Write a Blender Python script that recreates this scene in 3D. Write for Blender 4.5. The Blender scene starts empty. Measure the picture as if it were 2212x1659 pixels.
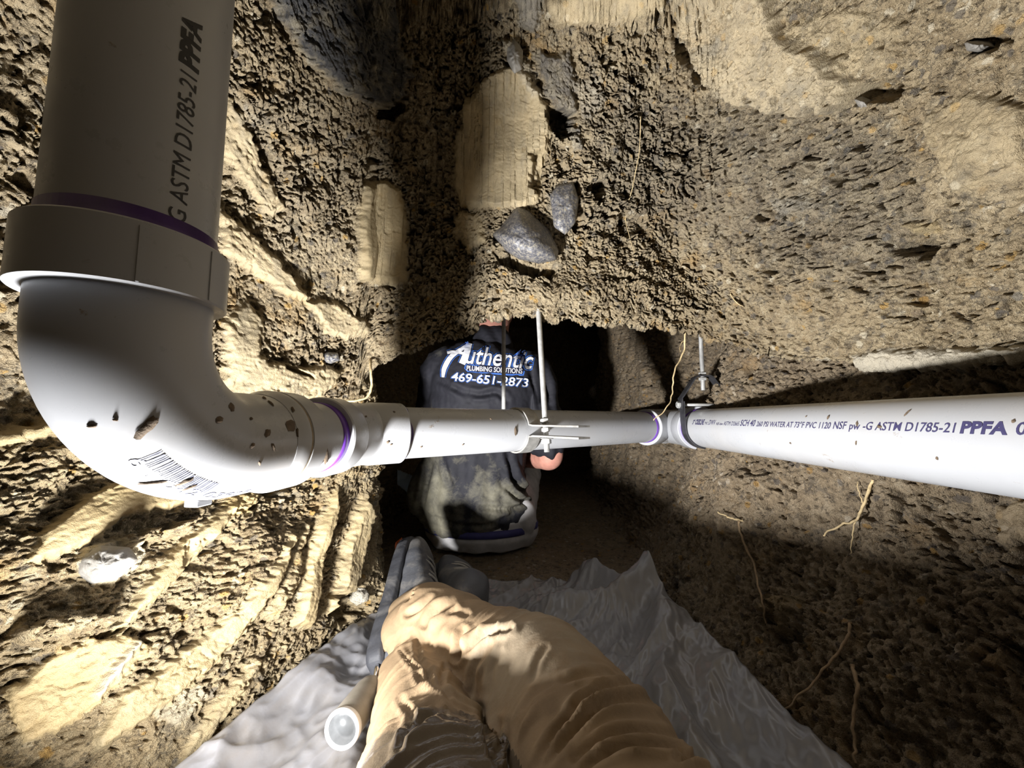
import bpy, bmesh, math, random
import numpy as np
from mathutils import Vector, Matrix
from mathutils.bvhtree import BVHTree

# ------------------------------------------------------------------ camera, light, exposure
W_PX, H_PX, F_PX = 2212.0, 1659.0, 831.0
PITCH = math.radians(5.19)
CAMZ = 0.42                      # camera height above the tunnel floor
scene = bpy.context.scene
COL = scene.collection

cam_d = bpy.data.cameras.new('camera')
cam_d.sensor_width = 36.0
cam_d.lens = F_PX * 36.0 / W_PX
cam_d.clip_start = 0.01
cam_o = bpy.data.objects.new('camera', cam_d)
cam_o.location = (0, 0, CAMZ)
cam_o.rotation_euler = (math.radians(90) + PITCH, 0, 0)
COL.objects.link(cam_o)
scene.camera = cam_o

world = bpy.data.worlds.new('world')
scene.world = world
world.use_nodes = True
world.node_tree.nodes['Background'].inputs[0].default_value = (0.9, 0.8, 0.65, 1)
world.node_tree.nodes['Background'].inputs[1].default_value = 0.0

LIGHT_POS = Vector((-0.305, 0.278, 0.130))
LIGHT_AIM = Vector((-0.03, 0.85, 0.72))
ld = bpy.data.lights.new('work_light', 'AREA')
ld.shape = 'DISK'
ld.size = 0.075
ld.energy = 23.0
ld.color = (1.0, 0.99, 0.975)
ld.use_nodes = True
_fo = ld.node_tree.nodes.new('ShaderNodeLightFalloff')
_fo.inputs['Strength'].default_value = 1.25
ld.node_tree.links.new(_fo.outputs['Linear'], ld.node_tree.nodes['Emission'].inputs['Strength'])
lo = bpy.data.objects.new('work_light', ld)
lo.location = LIGHT_POS
lo.rotation_euler = (LIGHT_AIM - LIGHT_POS).to_track_quat('-Z', 'Y').to_euler()
COL.objects.link(lo)

scene.cycles.max_bounces = 6
scene.cycles.diffuse_bounces = 2
scene.cycles.glossy_bounces = 2
vs = scene.view_settings
vs.view_transform = 'Standard'
vs.look = 'None'
vs.gamma = 1.0
vs.exposure = 0.0
vs.use_curve_mapping = False

# ------------------------------------------------------------------ helpers
RNG = np.random.RandomState(7)
random.seed(7)
CP, SP = math.cos(PITCH), math.sin(PITCH)

def at(px, py, Y):
    """world point on the sight line through a photograph pixel, at forward distance Y"""
    a = (px - W_PX / 2) / F_PX
    b = -(py - H_PX / 2) / F_PX
    d = (a, CP - b * SP, SP + b * CP)
    k = Y / d[1]
    return Vector((d[0] * k, Y, CAMZ + d[2] * k))

def to_px(P):
    x = P[..., 0]; y = P[..., 1]; z = P[..., 2] - CAMZ
    dep = np.maximum(y * CP + z * SP, 1e-3)
    up = -y * SP + z * CP
    return W_PX / 2 + F_PX * x / dep, H_PX / 2 - F_PX * up / dep

def smooth(e0, e1, x):
    t = np.clip((x - e0) / (e1 - e0), 0, 1)
    return t * t * (3 - 2 * t)

_perm = np.concatenate([np.random.RandomState(3).permutation(256)] * 2).astype(np.int32)
_ang = np.linspace(0, 2 * np.pi, 256, endpoint=False)
_gx, _gy = np.cos(_ang).astype(np.float32), np.sin(_ang).astype(np.float32)

def perlin(x, y, seed=0):
    x = x.astype(np.float32) + seed * 17.31; y = y.astype(np.float32) + seed * 9.17
    xi = np.floor(x); yi = np.floor(y)
    fx = x - xi; fy = y - yi
    X = xi.astype(np.int32) & 255; Y = yi.astype(np.int32) & 255
    X1 = (X + 1) & 255; Y1 = (Y + 1) & 255
    u = fx * fx * fx * (fx * (fx * 6 - 15) + 10)
    v = fy * fy * fy * (fy * (fy * 6 - 15) + 10)
    def g(ix, iy, dx, dy):
        h = _perm[_perm[ix] + iy]
        return _gx[h] * dx + _gy[h] * dy
    n00 = g(X, Y, fx, fy); n10 = g(X1, Y, fx - 1, fy)
    n01 = g(X, Y1, fx, fy - 1); n11 = g(X1, Y1, fx - 1, fy - 1)
    a = n00 + u * (n10 - n00); b = n01 + u * (n11 - n01)
    return (a + v * (b - a)) * 1.4

def fbm(x, y, f, octv, seed=0, gain=0.5):
    s = 0; a = 1.0
    for i in range(octv):
        s = s + a * perlin(x * f, y * f, seed + i)
        f *= 2.03; a *= gain
    return s

def worley(x, y, seed=0):
    x = x.astype(np.float32) + seed * 5.7; y = y.astype(np.float32) + seed * 3.3
    xi = np.floor(x).astype(np.int32); yi = np.floor(y).astype(np.int32)
    f1 = np.full(x.shape, 9.0, np.float32); f2 = f1.copy(); cid = np.zeros(x.shape, np.int32)
    for dx in (-1, 0, 1):
        for dy in (-1, 0, 1):
            cx = xi + dx; cy = yi + dy
            h = _perm[_perm[cx & 255] + (cy & 255)]
            h2 = _perm[(h + 71) & 255]
            d = (cx + h / 256.0 - x) ** 2 + (cy + h2 / 256.0 - y) ** 2
            d = d.astype(np.float32)
            m = d < f1
            f2 = np.where(m, f1, np.minimum(f2, d))
            cid = np.where(m, h, cid)
            f1 = np.where(m, d, f1)
    return np.sqrt(f1), np.sqrt(f2), cid / 256.0

def poly_sdf(px, py, poly):
    """signed distance in photograph pixels, negative inside"""
    poly = np.array(poly, float)
    n = len(poly)
    d = np.full(px.shape, 1e9)
    inside = np.zeros(px.shape, bool)
    for i in range(n):
        ax, ay = poly[i]; bx, by = poly[(i + 1) % n]
        ex, ey = bx - ax, by - ay
        wx, wy = px - ax, py - ay
        t = np.clip((wx * ex + wy * ey) / (ex * ex + ey * ey + 1e-9), 0, 1)
        d = np.minimum(d, (wx - ex * t) ** 2 + (wy - ey * t) ** 2)
        c = ((ay <= py) & (by > py)) | ((by <= py) & (ay > py))
        xx = ax + (py - ay) * ex / (ey if abs(ey) > 1e-9 else 1e-9)
        inside ^= c & (px < xx)
    d = np.sqrt(d)
    return np.where(inside, -d, d)

def catmull(ctrl, n_per):
    """ctrl: list of tuples; returns densely sampled array and parameter"""
    c = np.array(ctrl, float)
    out = []
    for i in range(len(c) - 1):
        p0 = c[max(i - 1, 0)]; p1 = c[i]; p2 = c[i + 1]; p3 = c[min(i + 2, len(c) - 1)]
        t = np.linspace(0, 1, n_per, endpoint=False)[:, None]
        out.append(0.5 * ((2 * p1) + (-p0 + p2) * t + (2 * p0 - 5 * p1 + 4 * p2 - p3) * t ** 2 + (-p0 + 3 * p1 - 3 * p2 + p3) * t ** 3))
    out.append(c[-1][None])
    return np.concatenate(out)

def resample(curve, s_new, dims=2):
    d = np.sqrt(((curve[1:, :dims] - curve[:-1, :dims]) ** 2).sum(1))
    s = np.concatenate([[0], np.cumsum(d)])
    return np.stack([np.interp(s_new, s, curve[:, k]) for k in range(curve.shape[1])], 1), s

# ---- mesh linking
def link(name, verts, faces, mat=None, parent=None, smooth_shade=True, origin=None):
    me = bpy.data.meshes.new(name)
    V = np.asarray(verts, dtype=np.float64).reshape(-1, 3)
    if parent is not None:
        base = np.array(parent_world(parent))
    elif origin is not None:
        base = np.array(origin, float)
    else:
        base = np.array([(V[:, 0].min() + V[:, 0].max()) / 2, (V[:, 1].min() + V[:, 1].max()) / 2, V[:, 2].min()])
    me.from_pydata((V - base).tolist(), [], [tuple(int(i) for i in f) for f in faces])
    me.update()
    return link_mesh(name, me, mat, parent, smooth_shade, base)

def parent_world(o):
    l = Vector(o.location)
    while o.parent is not None:
        o = o.parent
        l = l + Vector(o.location)
    return l

def link_mesh(name, me, mat, parent, smooth_shade, base):
    o = bpy.data.objects.new(name, me)
    COL.objects.link(o)
    if parent is not None:
        o.parent = parent
    else:
        o.location = Vector(base)
    if mat is not None:
        me.materials.append(mat)
    if smooth_shade:
        me.polygons.foreach_set('use_smooth', [True] * len(me.polygons))
    return o

def link_grid(name, P, mat, attrs=None, flip=False):
    """big regular grid (n,m,3) as one mesh, fast"""
    n, m = P.shape[:2]
    me = bpy.data.meshes.new(name)
    V = P.reshape(-1, 3)
    base = np.array([0, 0, 0.0])
    idx = np.arange(n * m).reshape(n, m)
    q = np.stack([idx[:-1, :-1], idx[1:, :-1], idx[1:, 1:], idx[:-1, 1:]], -1).reshape(-1, 4)
    if flip:
        q = q[:, ::-1]
    me.vertices.add(n * m)
    me.vertices.foreach_set('co', V.astype(np.float32).ravel())
    nf = len(q)
    me.loops.add(nf * 4)
    me.loops.foreach_set('vertex_index', q.astype(np.int32).ravel())
    me.polygons.add(nf)
    me.polygons.foreach_set('loop_start', np.arange(0, nf * 4, 4, dtype=np.int32))
    me.polygons.foreach_set('loop_total', np.full(nf, 4, np.int32))
    me.polygons.foreach_set('use_smooth', np.ones(nf, bool))
    me.update(calc_edges=True)
    for k, a in (attrs or {}).items():
        at_ = me.attributes.new(k, 'FLOAT_COLOR', 'POINT')
        at_.data.foreach_set('color', a.astype(np.float32).ravel())
    o = bpy.data.objects.new(name, me)
    COL.objects.link(o)
    me.materials.append(mat)
    return o

def tag(o, label, cat, group=None):
    o['label'] = label; o['category'] = cat
    if group: o['group'] = group
    return o

def structure(o, label=None):
    o['kind'] = 'structure'
    if label: o['label'] = label
    return o

def empty(name, loc, label=None, cat=None, group=None):
    o = bpy.data.objects.new(name, None)
    o.location = loc
    o.empty_display_size = 0.02
    COL.objects.link(o)
    if label: tag(o, label, cat, group)
    return o

# ---- shape generators (return verts, faces)
def frames(path, up=None):
    path = [Vector(p) for p in path]
    n = len(path)
    T = []
    for i in range(n):
        a = path[max(i - 1, 0)]; b = path[min(i + 1, n - 1)]
        T.append((b - a).normalized())
    u = Vector(up) if up is not None else Vector((0, 0, 1))
    if abs(u.dot(T[0])) > 0.95:
        u = Vector((1, 0, 0))
    N = (u - T[0] * u.dot(T[0])).normalized()
    out = []
    for i in range(n):
        if i > 0:
            q = T[i - 1].rotation_difference(T[i])
            N = q @ N
            N = (N - T[i] * N.dot(T[i])).normalized()
        out.append((path[i], T[i], N, T[i].cross(N)))
    return out

def sweep(path, radii, seg=32, cap=True, up=None, squash=None):
    fr = frames(path, up)
    if not hasattr(radii, '__len__'):
        radii = [radii] * len(fr)
    V = []; Fc = []
    for (p, t, n, b), r in zip(fr, radii):
        ra, rb = (r if hasattr(r, '__len__') else (r, r))
        for k in range(seg):
            a = 2 * math.pi * k / seg
            V.append(p + n * (ra * math.cos(a)) + b * (rb * math.sin(a)))
    m = len(fr)
    for i in range(m - 1):
        for k in range(seg):
            k2 = (k + 1) % seg
            Fc.append((i * seg + k, i * seg + k2, (i + 1) * seg + k2, (i + 1) * seg + k))
    if cap:
        Fc.append(tuple(reversed(range(seg))))
        Fc.append(tuple((m - 1) * seg + k for k in range(seg)))
    return V, Fc

def lathe_along(p0, direction, profile, seg=48, close=True):
    """profile: list of (distance along axis, radius); first and last are capped when close"""
    d = Vector(direction).normalized()
    path = [Vector(p0) + d * s for s, r in profile]
    up = Vector((0, 0, 1)) if abs(d.z) < 0.9 else Vector((1, 0, 0))
    n = (up - d * up.dot(d)).normalized(); b = d.cross(n)
    V = []; Fc = []
    for (s, r), p in zip(profile, path):
        for k in range(seg):
            a = 2 * math.pi * k / seg
            V.append(p + n * (r * math.cos(a)) + b * (r * math.sin(a)))
    m = len(profile)
    for i in range(m - 1):
        for k in range(seg):
            k2 = (k + 1) % seg
            Fc.append((i * seg + k, i * seg + k2, (i + 1) * seg + k2, (i + 1) * seg + k))
    if close:
        Fc.append(tuple(reversed(range(seg))))
        Fc.append(tuple((m - 1) * seg + k for k in range(seg)))
    return V, Fc

def join(*vf):
    V = []; Fc = []
    for v, f in vf:
        o = len(V)
        V += list(v)
        Fc += [tuple(i + o for i in ff) for ff in f]
    return V, Fc

def box(c, ax, ay, az, sx, sy, sz):
    c = Vector(c); ax = Vector(ax).normalized(); ay = Vector(ay).normalized(); az = Vector(az).normalized()
    V = []
    for i in (-1, 1):
        for j in (-1, 1):
            for k in (-1, 1):
                V.append(c + ax * (i * sx / 2) + ay * (j * sy / 2) + az * (k * sz / 2))
    return V, [(0, 1, 3, 2), (4, 6, 7, 5), (0, 4, 5, 1), (2, 3, 7, 6), (0, 2, 6, 4), (1, 5, 7, 3)]

def add_mod_bevel(o, w, seg=2):
    m = o.modifiers.new('bevel', 'BEVEL'); m.width = w; m.segments = seg; m.limit_method = 'ANGLE'; m.angle_limit = math.radians(35)
    return o

def auto_sharp(o, deg=35):
    me = o.data
    bm = bmesh.new(); bm.from_mesh(me)
    for e in bm.edges:
        if len(e.link_faces) == 2 and e.calc_face_angle(0) > math.radians(deg):
            e.smooth = False
    bm.to_mesh(me); bm.free()
    return o

# ------------------------------------------------------------------ materials
def new_mat(name):
    m = bpy.data.materials.new(name)
    m.use_nodes = True
    nt = m.node_tree
    return m, nt, nt.nodes['Principled BSDF']

def N(nt, t, **kw):
    n = nt.nodes.new(t)
    for k, v in kw.items():
        setattr(n, k, v)
    return n

def L(nt, a, b):
    nt.links.new(a, b)

def ramp(nt, fac, stops, interp='LINEAR'):
    r = N(nt, 'ShaderNodeValToRGB')
    r.color_ramp.interpolation = interp
    els = r.color_ramp.elements
    els[0].position, els[0].color = stops[0][0], (*stops[0][1], 1)
    els[1].position, els[1].color = stops[-1][0], (*stops[-1][1], 1)
    for p, c in stops[1:-1]:
        e = els.new(p); e.color = (*c, 1)
    L(nt, fac, r.inputs[0])
    return r.outputs[0]

def noise(nt, scale, detail=4, rough=0.55, vec=None, dist=0.0):
    n = N(nt, 'ShaderNodeTexNoise')
    n.inputs['Scale'].default_value = scale
    n.inputs['Detail'].default_value = detail
    n.inputs['Roughness'].default_value = rough
    n.inputs['Distortion'].default_value = dist
    if vec is not None: L(nt, vec, n.inputs['Vector'])
    return n.outputs['Fac']

def coords(nt, scale=(1, 1, 1), rot=(0, 0, 0)):
    tc = N(nt, 'ShaderNodeTexCoord')
    mp = N(nt, 'ShaderNodeMapping')
    mp.inputs['Scale'].default_value = scale
    mp.inputs['Rotation'].default_value = rot
    L(nt, tc.outputs['Object'], mp.inputs['Vector'])
    return mp.outputs[0]

def mixc(nt, fac, a, b, blend='MIX'):
    m = N(nt, 'ShaderNodeMix', data_type='RGBA', blend_type=blend)
    if isinstance(fac, float): m.inputs[0].default_value = fac
    else: L(nt, fac, m.inputs[0])
    for s, v in ((6, a), (7, b)):
        if isinstance(v, tuple): m.inputs[s].default_value = (*v, 1)
        else: L(nt, v, m.inputs[s])
    return m.outputs[2]

def math_(nt, op, a, b=None, clamp=False):
    m = N(nt, 'ShaderNodeMath', operation=op, use_clamp=clamp)
    for i, v in enumerate((a, b)):
        if v is None: continue
        if isinstance(v, (int, float)): m.inputs[i].default_value = v
        else: L(nt, v, m.inputs[i])
    return m.outputs[0]

def bump(nt, bs, height, strength, dist):
    b = N(nt, 'ShaderNodeBump')
    b.inputs['Strength'].default_value = strength
    b.inputs['Distance'].default_value = dist
    L(nt, height, b.inputs['Height'])
    L(nt, b.outputs[0], bs.inputs['Normal'])
    return b

def mrange(nt, v, a, b, c=0.0, d=1.0):
    m = N(nt, 'ShaderNodeMapRange')
    L(nt, v, m.inputs[0])
    for i, x in enumerate((a, b, c, d)): m.inputs[i + 1].default_value = x
    return m.outputs[0]

def soil_material(name, base_shift=(1, 1, 1)):
    """crumbly clay soil; attribute 'clay' = (smooth cut face, dark shiny clay, ochre, pale grey)"""
    m, nt, bs = new_mat(name)
    co = coords(nt)
    att = N(nt, 'ShaderNodeAttribute', attribute_name='clay')
    sep = N(nt, 'ShaderNodeSeparateColor')
    L(nt, att.outputs['Color'], sep.inputs[0])
    sm, dk, oc, pale = sep.outputs[0], sep.outputs[1], sep.outputs[2], att.outputs['Alpha']
    s = base_shift
    def c(r, g, b): return (r * s[0], g * s[1], b * s[2])
    big = ramp(nt, noise(nt, 6, 3, 0.6, co), [(0.3, c(0.239, 0.188, 0.127)), (0.45, c(0.321, 0.261, 0.182)), (0.58, c(0.381, 0.321, 0.236)), (0.72, c(0.292, 0.247, 0.184))])
    mid = ramp(nt, noise(nt, 38, 4, 0.68, co), [(0.30, c(0.127, 0.096, 0.065)), (0.46, c(0.289, 0.235, 0.165)), (0.62, c(0.423, 0.363, 0.273)), (0.75, c(0.496, 0.448, 0.364))])
    col = mixc(nt, 0.55, big, mid)
    fleck = mrange(nt, noise(nt, 160, 2, 0.6, co), 0.60, 0.70)
    col = mixc(nt, math_(nt, 'MULTIPLY', fleck, 0.55), col, c(0.516, 0.473, 0.395))
    dfl = mrange(nt, noise(nt, 75, 3, 0.78, co), 0.45, 0.36)
    col = mixc(nt, math_(nt, 'MULTIPLY', dfl, 0.75), col, c(0.072, 0.057, 0.042))
    och = mrange(nt, noise(nt, 14, 3, 0.62, co), 0.60, 0.72)
    col = mixc(nt, math_(nt, 'MULTIPLY', och, 0.7), col, c(0.370, 0.256, 0.126))
    gry = mrange(nt, noise(nt, 11, 3, 0.65, co), 0.36, 0.27)
    col = mixc(nt, math_(nt, 'MULTIPLY', gry, 0.75), col, c(0.230, 0.224, 0.218))
    mot = mrange(nt, noise(nt, 24, 5, 0.85, co), 0.55, 0.63)
    col = mixc(nt, math_(nt, 'MULTIPLY', mot, 0.62), col, c(.105, .095, .085))
    chip = N(nt, 'ShaderNodeTexVoronoi', feature='F1'); chip.inputs['Scale'].default_value = 62
    L(nt, co, chip.inputs['Vector'])
    csp = N(nt, 'ShaderNodeSeparateColor'); L(nt, chip.outputs['Color'], csp.inputs[0])
    near = mrange(nt, chip.outputs['Distance'], 0.42, 0.30)
    pch = math_(nt, 'MULTIPLY', near, mrange(nt, csp.outputs[0], .90, .92))
    col = mixc(nt, math_(nt, 'MULTIPLY', pch, .75), col, c(.56, .52, .45))
    och2 = math_(nt, 'MULTIPLY', near, mrange(nt, csp.outputs[1], .92, .94))
    col = mixc(nt, math_(nt, 'MULTIPLY', och2, .8), col, c(.42, .27, .09))
    dch = math_(nt, 'MULTIPLY', near, mrange(nt, csp.outputs[2], .86, .88))
    col = mixc(nt, math_(nt, 'MULTIPLY', dch, .7), col, c(.09, .085, .09))
    # smooth cut clay
    cut = ramp(nt, noise(nt, 22, 3, 0.6, co), [(0.3, c(0.242, 0.203, 0.140)), (0.5, c(0.356, 0.302, 0.212)), (0.68, c(0.436, 0.363, 0.252))])
    stv = coords(nt, (90, 30, 12), (0.3, 0.5, 0.2))
    cut = mixc(nt, math_(nt, 'MULTIPLY', mrange(nt, noise(nt, 1.0, 2, 0.6, stv), 0.5, 0.7), 0.5), cut, c(0.208, 0.190, 0.159))
    col = mixc(nt, math_(nt, 'MULTIPLY', sm, 0.9), col, cut)
    col = mixc(nt, oc, col, mixc(nt, noise(nt, 30, 2, 0.6, co), c(0.450, 0.324, 0.161), c(0.425, 0.377, 0.256)))
    pl = mixc(nt, noise(nt, 45, 2, 0.6, co), c(0.357, 0.345, 0.333), c(0.592, 0.568, 0.532))
    col = mixc(nt, pale, col, pl)
    dkc = mixc(nt, mrange(nt, noise(nt, 26, 4, 0.72, co), 0.46, 0.66), (.055, .058, .066), (.27, .24, .18))
    col = mixc(nt, dk, col, dkc)
    L(nt, col, bs.inputs['Base Color'])
    ro = math_(nt, 'SUBTRACT', 0.82, math_(nt, 'MULTIPLY', dk, 0.42))
    ro = math_(nt, 'SUBTRACT', ro, math_(nt, 'MULTIPLY', sm, 0.12))
    L(nt, ro, bs.inputs['Roughness'])
    bs.inputs['Specular IOR Level'].default_value = 0.45
    fine = noise(nt, 130, 4, 0.85, co)
    inv = math_(nt, 'SUBTRACT', 1.0, math_(nt, 'MULTIPLY', sm, 0.86))
    bump(nt, bs, math_(nt, 'MULTIPLY', fine, inv), 1.0, 0.0085)
    return m

SOIL = soil_material('crumbly_clay_soil', (1.03, 0.98, 0.84))
SOIL_BANK = soil_material('yellow_clay_soil', (0.98, 0.91, 0.72))
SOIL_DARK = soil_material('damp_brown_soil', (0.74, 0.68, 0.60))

# ------------------------------------------------------------------ soil surfaces
def normals(P):
    du = np.gradient(P, axis=0); dv = np.gradient(P, axis=1)
    n = np.cross(du, dv)
    n /= np.maximum(np.linalg.norm(n, axis=2, keepdims=True), 1e-9)
    return n

def crumb(a, b, rough, seed):
    """granular relief in metres; a, b surface coordinates in metres; rough 0..1"""
    wx = a + 0.008 * perlin(a * 30, b * 30, seed + 40); wy = b + 0.008 * perlin(a * 30, b * 30, seed + 41)
    d = 0.011 * perlin(a * 22, b * 22, seed + 1)
    f1, f2, cid = worley(wx * 38, wy * 38, seed)
    d += (0.010 * (cid - 0.45) + 0.006 * (0.45 - f1)) * smooth(0.0, 0.14, f2 - f1)
    g1, g2, cid2 = worley(wx * 95, wy * 95, seed + 2)
    d += (0.0062 * (cid2 - 0.5) + 0.003 * (0.45 - g1)) * smooth(0.0, 0.2, g2 - g1)
    d += 0.0036 * (0.4 - np.abs(perlin(a * 110, b * 110, seed + 3)))
    d += 0.0026 * perlin(a * 230, b * 230, seed + 4)
    pits = perlin(wx * 34, wy * 40, seed + 5) + 0.6 * perlin(wx * 80, wy * 90, seed + 6)
    d -= 0.019 * smooth(0.40, 0.55, pits)
    p2 = perlin(wx * 120, wy * 130, seed + 8)
    d -= 0.010 * smooth(0.22, 0.36, p2)
    p3 = perlin(wx * 205, wy * 215, seed + 9)
    d -= 0.0055 * smooth(0.18, 0.32, p3)
    return d * rough

def apply_marks(P, marks, clay, disp, rough):
    """marks: dicts with 'poly' (outline read off the photograph), relief and clay kind"""
    px, py = to_px(P)
    front = P[..., 1] > 0.05
    for mk in marks:
        poly = np.array(mk['poly'], float)
        e = mk.get('edge', 10)
        x0, y0 = poly.min(0) - 3 * e; x1, y1 = poly.max(0) + 3 * e
        sel = (px > x0) & (px < x1) & (py > y0) & (py < y1) & front
        if not sel.any(): continue
        sx, sy = px[sel], py[sel]
        j = mk.get('jag', 8)
        jx = sx + j * perlin(sx / 28, sy / 28, 11) + 0.5 * j * perlin(sx / 10, sy / 10, 12)
        jy = sy + j * perlin(sx / 28, sy / 28, 13) + 0.5 * j * perlin(sx / 10, sy / 10, 14)
        sd = poly_sdf(jx, jy, poly)
        w = smooth(e * 0.5, -e * 0.5, sd)
        if 'smooth' in mk:
            rough[sel] = rough[sel] * (1 - w * mk['smooth'])
            clay[sel, 0] = np.maximum(clay[sel, 0], w * mk['smooth'])
        if 'rough' in mk:
            rough[sel] = rough[sel] * (1 + w * mk['rough'])
        for k, ch in (('dark', 1), ('ochre', 2), ('pale', 3)):
            if k in mk:
                clay[sel, ch] = np.maximum(clay[sel, ch], w * mk[k])
        h = mk.get('h', 0.0)
        if h:
            disp[sel] += h * smooth(e * 0.5, -e * 1.2, sd)
        if 'tilt' in mk:                       # plane tilt across the patch: (dx, dy) metres per 100 px
            c = poly.mean(0)
            disp[sel] += w * (mk['tilt'][0] * (sx - c[0]) + mk['tilt'][1] * (sy - c[1])) / 100.0
        if 'groove' in mk:                     # tool striations: (angle in degrees, px spacing, depth)
            an, sp_, dp = mk['groove']
            q = -sx * math.sin(math.radians(an)) + sy * math.cos(math.radians(an))
            q2 = sx * math.cos(math.radians(an)) + sy * math.sin(math.radians(an))
            disp[sel] += w * dp * (perlin(q / sp_, q2 / (sp_ * 9), 21) + 0.6 * perlin(q / (sp_ * 0.4), q2 / (sp_ * 7), 22))

# ---- upper soil: front face, overhanging lip and domed roof, one continuous skin
def polar_to_grid(u0, u1, dens):
    return np.linspace(u0, u1, dens)

def build_roof():
    ctrl = [(-.50, -.85, -.03, 0), (-.86, -.5, -.03, 0), (-.78, -.1, -.03, 0), (-.66, .2, -.03, 0), (-.56, .42, -.03, 0),
            (-.45, .62, -.02, 0), (-.375, .73, -.01, 0), (-.325, .785, .03, .2), (-.296, .81, .108, .8), (-.188, .83, .160, 1),
            (-.105, .83, .187, 1), (-.045, .815, .222, 1), (.062, .805, .214, 1), (.15, .82, .212, 1), (.244, .84, .206, 1),
            (.37, .85, .202, 1), (.45, .82, .168, .6), (.515, .74, .122, .1), (.56, .62, .095, .05), (.595, .45, .072, .05),
            (.63, .2, .05, .05), (.68, -.1, .05, 0), (.72, -.5, .05, 0), (.40, -.85, 0, 0), (-.50, -.85, -.03, 0)]
    dense = catmull(ctrl, 60)
    _, s = resample(dense, np.array([0.0]))
    i0 = 3 * 60; i1 = 20 * 60
    s0, s1, st = s[i0], s[i1], s[-1]
    ss = np.concatenate([np.linspace(0, s0, 40, endpoint=False), np.linspace(s0, s1, 1330, endpoint=False), np.linspace(s1, st, 60)])
    B, _ = resample(dense, ss)
    a = ss
    B[:, 2] += (0.010 * perlin(a * 22, a * 0 + .5, 3) + 0.006 * perlin(a * 75, a * 0 + .5, 4) + .003 * perlin(a * 190, a * 0 + .5, 5)) * smooth(0, .5, B[:, 3])
    cx, cy = 0.0, 0.12
    tang = np.gradient(B[:, :2], axis=0)
    out = np.stack([-tang[:, 1], tang[:, 0]], 1)
    out /= np.maximum(np.linalg.norm(out, axis=1, keepdims=True), 1e-9)
    sgn = np.sign((out * (B[:, :2] - np.array([cx, cy]))).sum(1)); out *= sgn[:, None]
    wf = B[:, 3:4]
    out = out * (1 - wf) + np.array([[0.0, 1.0]]) * wf
    rows = []
    bcoord = []
    dl = [2.4, 1.8, 1.3, .9, .6, .4, .28, .2, .15, .11, .08, .06, .045, .034, .025, .018, .012, .007, .003]
    for d in dl:
        dd = np.minimum(d, 0.04 + d * B[:, 3])
        z = B[:, 2] - 0.004 + np.minimum(.9 * np.maximum(dd - .028, 0) ** .85, .55) * np.clip(B[:, 3] * 1.2, .3, 1) + 0.012 * smooth(.0, .03, dd)
        rows.append(np.stack([B[:, 0] + out[:, 0] * dd, B[:, 1] + out[:, 1] * dd, z], 1))
        bcoord.append(-d)
    phi = np.concatenate([np.linspace(0, math.radians(58), 470, endpoint=False), np.linspace(math.radians(58), math.radians(89), 40)])
    for p in phi:
        rho = max(math.cos(p), 1e-4) ** 0.55
        zeta = math.sin(p) ** 1.08
        x = cx + (B[:, 0] - cx) * rho; y = cy + (B[:, 1] - cy) * rho
        z = B[:, 2] + (0.80 - B[:, 2]) * zeta
        # face bulges slightly forward just above the lip
        rows.append(np.stack([x, y - 0.02 * np.exp(-((p - .12) / .1) ** 2) * B[:, 3], z], 1))
        bcoord.append(p * 0.62)
    P = np.stack(rows, 0)
    P[..., 2] += CAMZ
    Bc = np.array(bcoord)[:, None] + 0 * a[None]
    Ac = a[None] + 0 * Bc
    nrm = normals(P)
    c = np.array([cx, cy, CAMZ + .1])
    if ((c - P) * nrm).sum() < 0: nrm = -nrm; flip = True
    else: flip = False
    rough = np.clip(0.80 + 0.9 * perlin(Ac * 5, Bc * 5, 31), 0.35, 1.15)
    clay = np.zeros(P.shape[:2] + (4,))
    disp = 0.030 * perlin(Ac * 4, Bc * 4, 1) + 0.016 * perlin(Ac * 9, Bc * 9, 2)
    disp = disp * smooth(-.02, .10, Bc)
    apply_marks(P, ROOF_MARKS, clay, disp, rough)
    disp = disp + crumb(Ac, Bc, rough, 0)
    disp *= smooth(-.10, .0, Bc) * 1.0 + 0.0
    P = P + nrm * disp[..., None]
    o = link_grid('ceiling', P, SOIL, {'clay': clay}, flip)
    structure(o, 'rough crumbly clay roof and face of the dug tunnel')
    return P

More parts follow.
